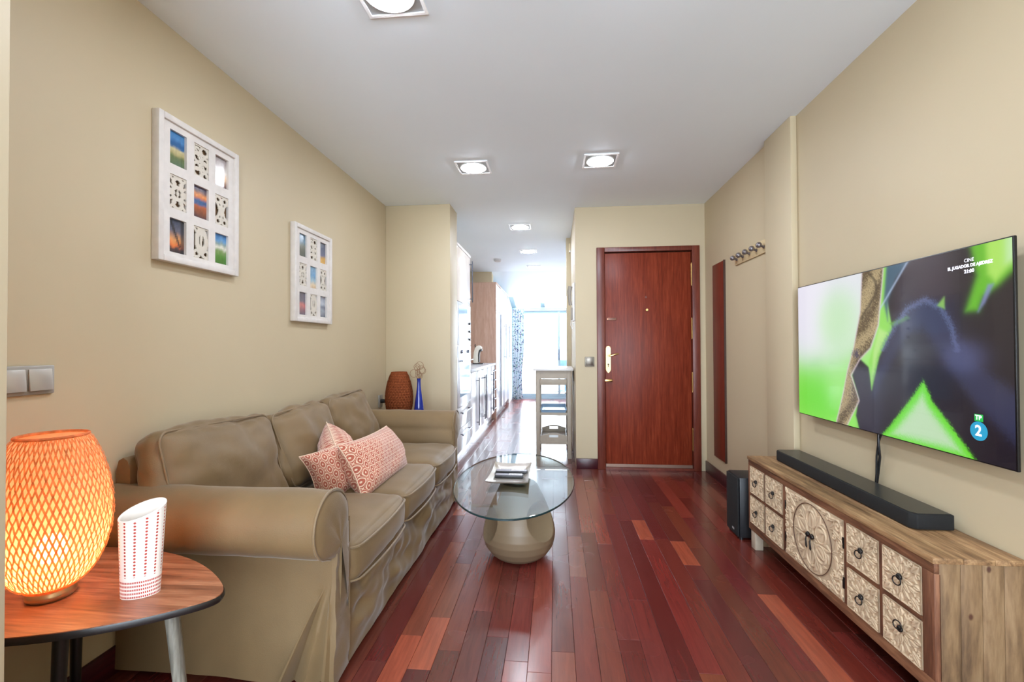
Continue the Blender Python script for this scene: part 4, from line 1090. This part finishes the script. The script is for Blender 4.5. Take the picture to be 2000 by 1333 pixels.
# soundbar and subwoofer
bar = thing('soundbar', (1.32, 2.25, CZ1), 'long black soundbar lying on the sideboard top', 'soundbar')
pol = [(1.255, 1.775), (1.272, 1.752), (1.393, 1.752), (1.393, 2.775), (1.272, 2.775), (1.255, 2.752)]
MB().prism([(x, y) for x, y in pol], CZ1+.003, CZ1+.057).build('body', black_cloth, bar, bevel=.004)
MB().prism([(1.262, 1.78), (1.277, 1.758), (1.387, 1.758), (1.387, 2.769), (1.277, 2.769), (1.262, 2.747)], CZ1+.0572, CZ1+.0585).build('top_panel', plain('dark_satin_top', (32, 34, 33), .3), bar)
for y in (1.85, 2.68): MB().box((1.29, y-.02, CZ1), (1.37, y+.02, CZ1+.004)).build('foot_pad', black_pl, bar)
sub = thing('subwoofer', (1.24, 3.02, 0), 'black subwoofer box on the floor between sideboard and door', 'subwoofer')
MB().box((1.118, 2.925, .012), (1.37, 3.115, .378)).build('cabinet', plain('black_cabinet', (24, 24, 27), .45), sub, bevel=.006)
MB().box((1.106, 2.93, .016), (1.117, 3.11, .373)).build('front_grille', black_cloth, sub, bevel=.004)
MB().box((1.1045, 2.985, .04), (1.1062, 3.015, .052)).build('badge', plain('pale_badge', (150, 150, 150), .4), sub)
for x, y in ((1.13, 2.94), (1.35, 2.94), (1.13, 3.10), (1.35, 3.10)): MB().lathe([(.012, 0), (.012, .013)], 12, (x, y, 0)).build('foot', black_pl, sub)

# ------------------------------------------------------------------ coffee table
TCX, TCY, GZ = -.232, 2.655, .412
ct = thing('coffee_table', (TCX+.02, TCY, 0), 'oval glass coffee table on a beige pebble-shaped base', 'coffee table')
A, B = .338, .63
n = 96; mb = MB()
el = lambda s_, z: [(TCX+A*s_*math.cos(2*PI*k/n), TCY+B*s_*math.sin(2*PI*k/n), z) for k in range(n)]
R_ = [el(.994, GZ), el(1, GZ+.002), el(1, GZ+.008), el(.994, GZ+.010)]
mb.v = [p for r_ in R_ for p in r_]
mb.f = [tuple(range(n))[::-1], tuple(3*n+k for k in range(n))]+[(i*n+k, i*n+(k+1) % n, (i+1)*n+(k+1) % n, (i+1)*n+k) for i in range(3) for k in range(n)]
top = mb.build('glass_top', [glass('table_glass', (.90, .95, .935)), plain('dark_green_glass_edge', (30, 50, 52), .15)], ct)
for p_ in top.data.polygons: p_.material_index = 0 if abs(p_.normal.z) > .9 else 1
prof_b = [(.10, .0), (.135, .006), (.165, .03), (.19, .065), (.203, .105), (.205, .14), (.199, .18), (.186, .225), (.168, .27), (.148, .315), (.126, .36), (.108, .395), (.096, .4095)]
zz_ = np.array([p[1] for p in prof_b]); rr_ = np.array([p[0] for p in prof_b])
dents = [(math.radians(-38), .235, .105, .075), (math.radians(205), .20, .10, .06), (math.radians(95), .26, .12, .07)]
def dent(r, z, a):
    x, y = r*math.cos(a), r*math.sin(a); out = r
    for (ang, zc_, rad, dep) in dents:
        # slice by a flat-ish scoop: plane distance along its normal
        nx, ny, nzv = math.cos(ang)*.92, math.sin(ang)*.92, .38
        rc = float(np.interp(zc_, zz_, rr_)); px, py = rc*math.cos(ang), rc*math.sin(ang)
        d = (x-px)*nx+(y-py)*ny+(z-zc_)*nzv
        q = math.sqrt(max(0, (x-px)**2+(y-py)**2+(z-zc_)**2))
        f = max(0, 1-(q/rad)**2)
        out -= dep*.62*f**.7 if f > 0 else 0
    return out
fz = np.linspace(0, 1, 110); pf = [(float(np.interp(t*zz_[-1], zz_, rr_)), float(t*zz_[-1])) for t in fz]
MB().lathe(pf, 200, (TCX+.022, TCY-.03, 0), fn=dent).build('base', plain('beige_lacquer', (118, 99, 77), .45, var=.03, scale=5), ct, smooth=True, angle=35)
MB().lathe([(.05, .4095), (.05, GZ)], 24, (TCX+.022, TCY-.03, 0)).build('pad', plain('clear_pad', (190, 190, 184), .3), ct)
# tray
GT = GZ+.010
tr = thing('tray', (-.265, 2.69, GT), 'square silvery dish with flared corners on the glass table', 'tray')
def tray_pt(u_, v_, lift):
    e = max(abs(u_), abs(v_)); c_ = abs(u_*v_)
    hx_, hy_ = .112, .20
    h = .004+.020*max(0, (e-.66)/.34)**1.5+.008*c_**3
    return (-.265+hx_*u_*(1+.05*c_), 2.69+hy_*v_*(1+.05*c_), GT+h+lift)
gg = np.linspace(-1, 1, 33); Pt = [[tray_pt(a, b, .003) for b in gg] for a in gg]; Pb = [[tray_pt(a*.985, b*.99, -.003) for b in gg] for a in gg]
mb = MB(); mb.grid(Pt, flip=True); k0 = len(mb.v); mb.grid(Pb)
m_ = 33; bd = [(0, j) for j in range(m_)]+[(i, m_-1) for i in range(1, m_)]+[(m_-1, j) for j in range(m_-2, -1, -1)]+[(i, 0) for i in range(m_-2, 0, -1)]
bi = [i*m_+j for i, j in bd]
mb.f += [(bi[q], bi[(q+1) % len(bi)], k0+bi[(q+1) % len(bi)], k0+bi[q]) for q in range(len(bi))]
MB.build(mb, 'dish', plain('champagne_silver', (198, 190, 180), .25, .7, var=.04), tr, smooth=True, angle=60)
MB().lathe([(.05, 0), (.045, .004)], 32, (-.265, 2.69, GT)).build('foot_ring', plain('champagne_silver', (198, 190, 180)), tr)
for i, (yy, lab, L) in enumerate(((2.735, 'longer black remote control lying at the back of the dish', .19), (2.645, 'shorter black remote control lying at the front of the dish', .165))):
    cx_ = -.262-.006*i; rz = GT+.0075
    r_ = thing('remote_control', (cx_, yy, rz), lab, 'remote control', 'remote controls in the dish')
    MB().box((cx_-L/2, yy-.022, rz), (cx_+L/2, yy+.022, rz+.017)).build('body', black_pl, r_, bevel=.004)
    MB().box((cx_-L/2+.006, yy-.018, rz+.017), (cx_+L/2-.006, yy+.018, rz+.0182)).build('key_plate', plain('grey_key_plate', (128, 124, 132), .4), r_)
    for q in range(9):
        for s_ in (-1, 0, 1): MB().box((cx_+.0+q*.0085, yy+s_*.011-.003, rz+.0182), (cx_+.0055+q*.0085, yy+s_*.011+.003, rz+.0202)).build('button', plain('pale_button', (214, 210, 208), .4), r_)

# ------------------------------------------------------------------ trolley in the passage
cart_m = plain('greige_painted_wood', (168, 156, 140), .5, var=.05, scale=14)
cart_t = plain('white_worktop', (226, 224, 222), .3, var=.02)
kt = thing('kitchen_trolley', (-.01, 5.15, 0), 'tall greige wooden trolley with white top beside the entry phone', 'trolley')
X0, X1, Ya, Yb, ZT2 = -.205, .168, 4.875, 5.44, .93
MB().box((X0-.028, Ya-.025, ZT2), (X1+.025, Yb+.025, ZT2+.022)).build('worktop', cart_t, kt, bevel=.002)
for x in (X0, X1-.042):
    for y in (Ya, Yb-.042): MB().box((x, y, 0), (x+.042, y+.042, ZT2)).build('leg', cart_m, kt, bevel=.002)
def rail(nm, z0, z1, parent=kt, th=.018):
    for y in (Ya+.008, Yb-.008-th): MB().box((X0+.042, y, z0), (X1-.042, y+th, z1)).build(nm, cart_m, parent)
MB().box((X0+.042, Ya+.006, .845), (X1-.042, Ya+.024, ZT2)).build('apron', cart_m, kt)
MB().box((X0+.046, Ya+.010, .775), (X1-.046, Ya+.028, .84)).build('drawer_front', cart_m, kt, bevel=.002)
for x in (X0+.01, X1-.03): MB().box((x, Ya+.042, .80), (x+.02, Yb-.042, ZT2)).build('side_apron', cart_m, kt)
for zr in (.455, .150):
    rail('shelf_rail', zr, zr+.028)
    for k in range(5):
        ys_ = Ya+.05+k*.102; MB().box((X0+.02, ys_, zr+.018), (X1-.02, ys_+.06, zr+.028)).build('slat', cart_m, kt)
    for x in (X0+.012, X1-.03): MB().box((x, Ya+.042, zr), (x+.018, Yb-.042, zr+.018)).build('side_rail', cart_m, kt)
ot = thing('serving_tray', (-.02, 5.16, .483), 'pale blue tray on the upper trolley shelf', 'tray')
blue_m = plain('pale_blue_tray', (150, 178, 206), .25)
MB().hexa([(X0+.06, Ya+.03, .483), (X1-.06, Ya+.03, .483), (X1-.06, Yb-.06, .483), (X0+.06, Yb-.06, .483)], [(X0+.06, Ya+.03, .488), (X1-.06, Ya+.03, .488), (X1-.06, Yb-.06, .488), (X0+.06, Yb-.06, .488)]).build('base', blue_m, ot)
a0, b0 = (X0+.06, Ya+.03), (X1-.06, Yb-.06); a1, b1 = (X0+.046, Ya+.012), (X1-.046, Yb-.045)
for q in (((a0[0], a0[1]), (b0[0], a0[1]), (b1[0], a1[1]), (a1[0], a1[1])), ((b0[0], b0[1]), (a0[0], b0[1]), (a1[0], b1[1]), (b1[0], b1[1])), ((a0[0], b0[1]), (a0[0], a0[1]), (a1[0], a1[1]), (a1[0], b1[1])), ((b0[0], a0[1]), (b0[0], b0[1]), (b1[0], b1[1]), (b1[0], a1[1]))):
    p0, p1, p2, p3 = q
    mb = MB().add([(p0[0], p0[1], .486), (p1[0], p1[1], .486), (p2[0], p2[1], .515), (p3[0], p3[1], .515)], [(0, 1, 2, 3)])
    ob = mb.build('tray_wall', blue_m, ot); md = ob.modifiers.new('thick', 'SOLIDIFY'); md.thickness = .003
wt = thing('wooden_tray', (-.02, 5.16, .178), 'greige wooden tray with cut-out handles on the lower trolley shelf', 'tray')
MB().box((X0+.046, Ya+.012, .178), (X1-.046, Yb-.03, .186)).build('base', cart_m, wt)
for x in (X0+.046, X1-.056): MB().box((x, Ya+.022, .186), (x+.01, Yb-.04, .225)).build('tray_side', cart_m, wt)
for y in (Ya+.012, Yb-.04):
    mb = MB(); xa, xb, xc = X0+.046, X1-.046, -.0185; ha, hb = xc-.048, xc+.048
    mb.prism([(xa, .186), (ha, .186), (ha, .262), (xa, .236)], y, y+.01, 'Y'); mb.prism([(hb, .186), (xb, .186), (xb, .236), (hb, .262)], y, y+.01, 'Y')
    mb.prism([(ha, .186), (hb, .186), (hb, .222), (ha, .222)], y, y+.01, 'Y'); mb.prism([(ha, .248), (hb, .248), (hb, .262), (xc, .268), (ha, .262)], y, y+.01, 'Y')
    mb.build('handle_end', cart_m, wt)

# entry phone and chime
ph = thing('entry_phone', (.2, 4.66, 1.6), 'grey entry phone handset on the passage wall edge', 'entry phone')
grey_ph = plain('grey_plastic', (150, 142, 130), .45)
MB().box((.178, 4.585, 1.44), (.2, 4.69, 1.82)).build('back_plate', fitting_w, ph, bevel=.004)
MB().tube([(.158, 4.64, 1.79), (.146, 4.64, 1.74), (.150, 4.64, 1.65), (.158, 4.64, 1.60)], [.022, .022, .016, .018], 12).build('handset', grey_ph, ph, smooth=True)
MB().box((.160, 4.61, 1.455), (.178, 4.67, 1.575)).build('button_block', grey_ph, ph, bevel=.004)
MB().tube([(.165, 4.64, 1.455), (.160, 4.645, 1.40), (.175, 4.65, 1.36), (.19, 4.65, 1.42)], .004, 6).build('cord', fitting_w, ph, smooth=True)
ch = thing('door_chime', (.208, 5.75, 2.4), 'small cream box high on the passage wall end', 'chime box')
MB().box((.178, 5.69, 2.35), (.2, 5.75, 2.46)).build('box', plain('cream_plastic', (222, 206, 170), .45), ch, bevel=.006)
MB().box((.182, 5.688, 2.35), (.198, 5.69, 2.372)).build('cover', fitting_w, ch)

# ------------------------------------------------------------------ kitchen along the left of the passage
KX = -.985
steel = plain('oven_steel', (214, 216, 220), .25, .5, var=.02)
oven_gl = plain('oven_glass', (150, 176, 206), .08, var=.02)
pinkwood = wood('pinkish_beech_panel', (170, 132, 112), (184, 148, 128), (196, 162, 144), 'Z', 1, rough=.45, bump=.03)
def bar_v(x, y, z0, z1, parent):
    MB().tube([(x+.035, y, z0), (x+.035, y, z1)], .007, 8).tube([(x, y, z0+.04), (x+.035, y, z0+.04)], .005, 6).tube([(x, y, z1-.04), (x+.035, y, z1-.04)], .005, 6).build('handle', dark_steel, parent, smooth=True)
def bar_h(x, y0, y1, z, parent):
    MB().tube([(x+.035, y0, z), (x+.035, y1, z)], .007, 8).tube([(x, y0+.05, z), (x+.035, y0+.05, z)], .005, 6).tube([(x, y1-.05, z), (x+.035, y1-.05, z)], .005, 6).build('handle', dark_steel, parent, smooth=True)
KB = XL+.02
ov = thing('oven_tower', (-1.28, 4.95, 0), 'tall white oven tower just inside the kitchen', 'oven tower')
a, b = 4.575, 5.29
MB().box((KB, a, .09), (KX-.02, b, 2.225)).build('carcass', white_gloss, ov)
MB().box((KB, a, 2.226), (KX+.006, b, 2.25)).build('cornice', fitting_w, ov)
MB().box((KB, a, 0), (KX-.05, b, .088)).build('plinth', white_gloss, ov)
dd = MB().box((KX-.019, a+.002, 1.66), (KX, b-.002, 2.222)).build('upper_door', plain('cream_lacquer', (236, 226, 214), .14), ov, bevel=.002)
bar_v(KX, b-.05, 1.70, 2.18, dd)
mw = MB().box((KX-.019, a+.002, 1.20), (KX+.004, b-.002, 1.655)).build('microwave', steel, ov, bevel=.003)
MB().box((KX+.0042, a+.05, 1.30), (KX+.006, b-.2, 1.61)).build('window', oven_gl, mw)
for z in (1.27, 1.36, 1.45): MB().tube([(KX+.004, b-.09, z), (KX+.02, b-.09, z)], .014, 12).build('knob', black_pl, mw, smooth=True)
on = MB().box((KX-.019, a+.002, .56), (KX+.004, b-.002, 1.195)).build('oven', steel, ov, bevel=.003)
MB().box((KX+.0042, a+.10, .66), (KX+.006, b-.08, .98)).build('window', oven_gl, on)
bar_h(KX+.004, a+.06, b-.06, 1.04, on)
for y in (a+.18, b-.18): MB().tube([(KX+.004, y, 1.135), (KX+.022, y, 1.135)], .018, 12).build('knob', dark_steel, on, smooth=True)
for z0, z1 in ((.335, .555), (.095, .33)):
    d = MB().box((KX-.019, a+.002, z0), (KX, b-.002, z1)).build('drawer', white_gloss, ov, bevel=.002); bar_h(KX, a+.10, b-.10, z1-.06, d)
def base_unit(label, y0, y1, doors=(), drawers=0):
    o = thing('base_cabinet', (-1.28, (y0+y1)/2, 0), label, 'cabinet', 'white kitchen base cabinets')
    MB().box((KB, y0, .12), (KX-.02, y1, .88)).build('carcass', white_gloss, o)
    MB().box((KB, y0, 0), (KX-.06, y1, .118)).build('plinth', white_gloss, o)
    for (p, q, hy) in doors:
        d = MB().box((KX-.019, p+.0015, .123), (KX, q-.0015, .875)).build('door', white_gloss, o, bevel=.002); bar_v(KX, hy, .20, .80, d)
    for k in range(drawers):
        h = .752/drawers; d = MB().box((KX-.019, y0+.0015, .123+k*h+.0015), (KX, y1-.0015, .123+(k+1)*h-.0015)).build('drawer', white_gloss, o, bevel=.002)
        bar_h(KX, y0+.05, y1-.05, .123+(k+.55)*h, d)
base_unit('white base cabinet with one door next to the oven tower', 5.295, 5.78, [(5.295, 5.78, 5.70)])
base_unit('white base cabinet with paired door handles, middle of the row', 5.785, 6.70, [(5.785, 6.2425, 6.19), (6.2425, 6.70, 6.30)])
base_unit('white base cabinet with one door before the drawer stack', 6.705, 7.10, [(6.705, 7.10, 7.02)])
base_unit('narrow white drawer stack at the far end of the worktop', 7.105, 7.49, drawers=5)
o = MB().box((KB, 5.295, .884), (KX+.012, 7.49, .92)).build('worktop', plain('grey_worktop', (196, 200, 206), .2, var=.04, scale=60), bevel=.003)
tag(o, 'pale grey kitchen worktop over the white base cabinets', 'worktop')
# tall cupboards
def tall(label, y0, y1, hy, dark=False, panel=False):
    o = thing('tall_cupboard', (-1.26, (y0+y1)/2, 0), label, 'cupboard', 'tall white kitchen cupboards')
    s_ = .02 if panel else 0
    MB().box((KB, y0+s_, .10), (KX, y1, 2.23)).build('carcass', white_gloss, o)
    MB().box((KB, y0+s_, 0), (KX-.04, y1, .098)).build('plinth', plain('dark_plinth', (96, 70, 70), .5), o)
    MB().box((KB, y0, 2.231), (KX+.026, y1, 2.255)).build('cornice', fitting_w if not panel else pinkwood, o)
    if panel: MB().box((KB, y0, 0), (KX+.018, y0+.02, 2.23)).build('side_panel', pinkwood, o)
    z_ = 1.78 if dark else 2.225
    d = MB().box((KX+.001, y0+s_+.002, .105), (KX+.02, y1-.002, z_)).build('door', white_gloss, o, bevel=.002)
    if dark:
        MB().box((KX+.001, y0+s_+.002, 1.79), (KX+.02, y1-.002, 2.225)).build('top_door', white_gloss, o, bevel=.002)
        MB().box((KX+.001, y0+s_, 1.781), (KX+.026, y1, 1.789)).build('gasket', dark_steel, o)
        MB().box((KX+.0201, y1-.03, .12), (KX+.034, y1-.012, 1.76)).build('handle', dark_steel, d)
    else: bar_v(KX+.02, hy, .95, 1.62, d)
    return o
tall('tall white cupboard with pinkish wooden side panel and long dark edge handle', 7.50, 8.15, 8.1, True, True)
tall('middle tall white cupboard with slim bar handle', 8.155, 8.86, 8.75)
tall('farthest tall white cupboard beside the curtain', 8.865, 9.60, 9.45)
# coffee machine
cm = thing('coffee_machine', (-1.165, 6.95, .92), 'small cream and black capsule coffee machine on the worktop', 'coffee machine')
cream = plain('cream_gloss', (226, 220, 206), .25)
cy_ = 6.95
pr = [(-1.24, .935), (-1.245, 1.0), (-1.235, 1.10), (-1.215, 1.17), (-1.18, 1.205), (-1.14, 1.205), (-1.115, 1.18), (-1.115, 1.15), (-1.15, 1.14), (-1.165, 1.10), (-1.17, 1.0), (-1.165, .935)]
MB().prism(pr, cy_-.06, cy_+.06, 'Y').build('body', cream, cm, bevel=.012)
MB().prism([(-1.163, .95), (-1.168, 1.06), (-1.15, 1.138), (-1.112, 1.148), (-1.112, 1.12), (-1.14, 1.11), (-1.15, 1.05), (-1.148, .95)], cy_-.04, cy_+.04, 'Y').build('brew_head', black_pl, cm, bevel=.003)
MB().box((-1.25, cy_-.07, .92), (-1.09, cy_+.07, .935)).build('drip_base', black_pl, cm, bevel=.004)
MB().tube([(-1.215, cy_, 1.17), (-1.222, cy_, 1.215), (-1.215, cy_, 1.225)], [.008, .007, .006], 8).build('lever', black_pl, cm, smooth=True)

# curtain
def curtain_mat():
    t = NT('floral_curtain'); vo = t.n('ShaderNodeTexVoronoi', i_Scale=26.0, i_Randomness=1.0); t.l(t.coord((1, .3, 1)), vo.inputs['Vector'])
    d = t.ramp(vo.outputs['Distance'], [(.34, (1, 1, 1)), (.44, (0, 0, 0))])
    cc = t.n('ShaderNodeSeparateColor'); t.l(vo.outputs['Color'], cc.inputs[0])
    fl = t.ramp(cc.outputs[0], [(.1, lin((44, 52, 92))), (.35, lin((96, 128, 146))), (.6, lin((92, 120, 96))), (.85, lin((124, 104, 132)))])
    col = t.mix(d, lin((176, 184, 192)), fl)
    df = t.n('ShaderNodeBsdfDiffuse'); tl = t.n('ShaderNodeBsdfTranslucent'); mx = t.n('ShaderNodeMixShader'); mx.inputs[0].default_value = .12
    t.l(col, df.inputs[0]); t.l(col, tl.inputs[0]); t.l(df.outputs[0], mx.inputs[1]); t.l(tl.outputs[0], mx.inputs[2]); t.l(mx.outputs[0], t.out.inputs['Surface']); return t.m
cu = thing('curtain', (-.8, 10.22, 0), 'white floral curtain gathered left of the garden door', 'curtain')
P = []
for z in np.linspace(2.02, .01, 14):
    wz = .26-.05*sstep(1.2, .55, z)+.02*sstep(.4, 0, z)
    P.append([(-.945+wz*t, 10.22+.028*math.sin(t*2*PI*4.5+.3*z), z) for t in np.linspace(0, 1, 60)])
MB().grid(P).build('cloth', curtain_mat(), cu, smooth=True, angle=80)
MB().tube([(-.96, 10.22, 2.035), (.9, 10.22, 2.035)], .012, 10).build('rod', alu, cu, smooth=True)

# ------------------------------------------------------------------ terrace
ter = MB().box((-4, YW+.1, -.12), (5, 14.5, -.02)).build('terrace', plain('pale_terrace_tiles', (226, 222, 214), .6, var=.03)); struct(ter, 'pale terrace floor outside the garden door', 'terrace')
wo = MB().box((-4, 14.4, -.02), (5, 14.55, 1.5)).build('wall_terrace', plain('white_render', (238, 238, 236), .7, var=.02)); struct(wo, 'white terrace wall outside', 'wall')
fc = thing('folding_chair', (-.45, 11.2, -.02), 'thin metal folding chair outside the garden door', 'chair')
wire = plain('pale_grey_wire', (164, 172, 184), .4, .4)
for x in (-.62, -.28):
    MB().tube([(x, 10.95, -.01), (x, 11.4, .85)], .011, 8).build('front_frame', wire, fc, smooth=True)
    MB().tube([(x+.02, 11.45, -.01), (x+.02, 11.0, .45)], .011, 8).build('rear_leg', wire, fc, smooth=True)
MB().box((-.63, 10.97, .44), (-.27, 11.33, .458)).build('seat', wire, fc, bevel=.004)
MB().box((-.61, 11.36, .66), (-.29, 11.385, .84)).build('backrest', wire, fc, bevel=.004)
sc_ = thing('swivel_stool', (.25, 11.3, -.02), 'blue-grey swivel chair outside the garden door', 'chair')
blu = plain('blue_grey_plastic', (92, 122, 152), .45)
for k in range(5):
    a = 2*PI*k/5+.3
    lg = MB().tube([(.25, 11.3, .10), (.25+.16*math.cos(a), 11.3+.16*math.sin(a), .09), (.25+.29*math.cos(a), 11.3+.29*math.sin(a), .045)], [.02, .018, .012], 8).build('leg', blu, sc_, smooth=True)
    MB().sphere((.25+.29*math.cos(a), 11.3+.29*math.sin(a), .008), .028, 10, 8).build('castor', black_pl, lg, smooth=True)
MB().tube([(.25, 11.3, .09), (.25, 11.3, .43)], .025, 12).build('column', blu, sc_, smooth=True)
MB().lathe([(.19, .43), (.21, .45), (.21, .48), (.19, .50)], 28, (.25, 11.3, 0)).build('seat', blu, sc_, smooth=True, angle=50)
MB().box((.10, 11.47, .60), (.40, 11.50, .85)).build('backrest', blu, sc_, bevel=.01)
MB().tube([(.25, 11.42, .46), (.25, 11.485, .65)], .014, 8).build('back_stem', blu, sc_, smooth=True)
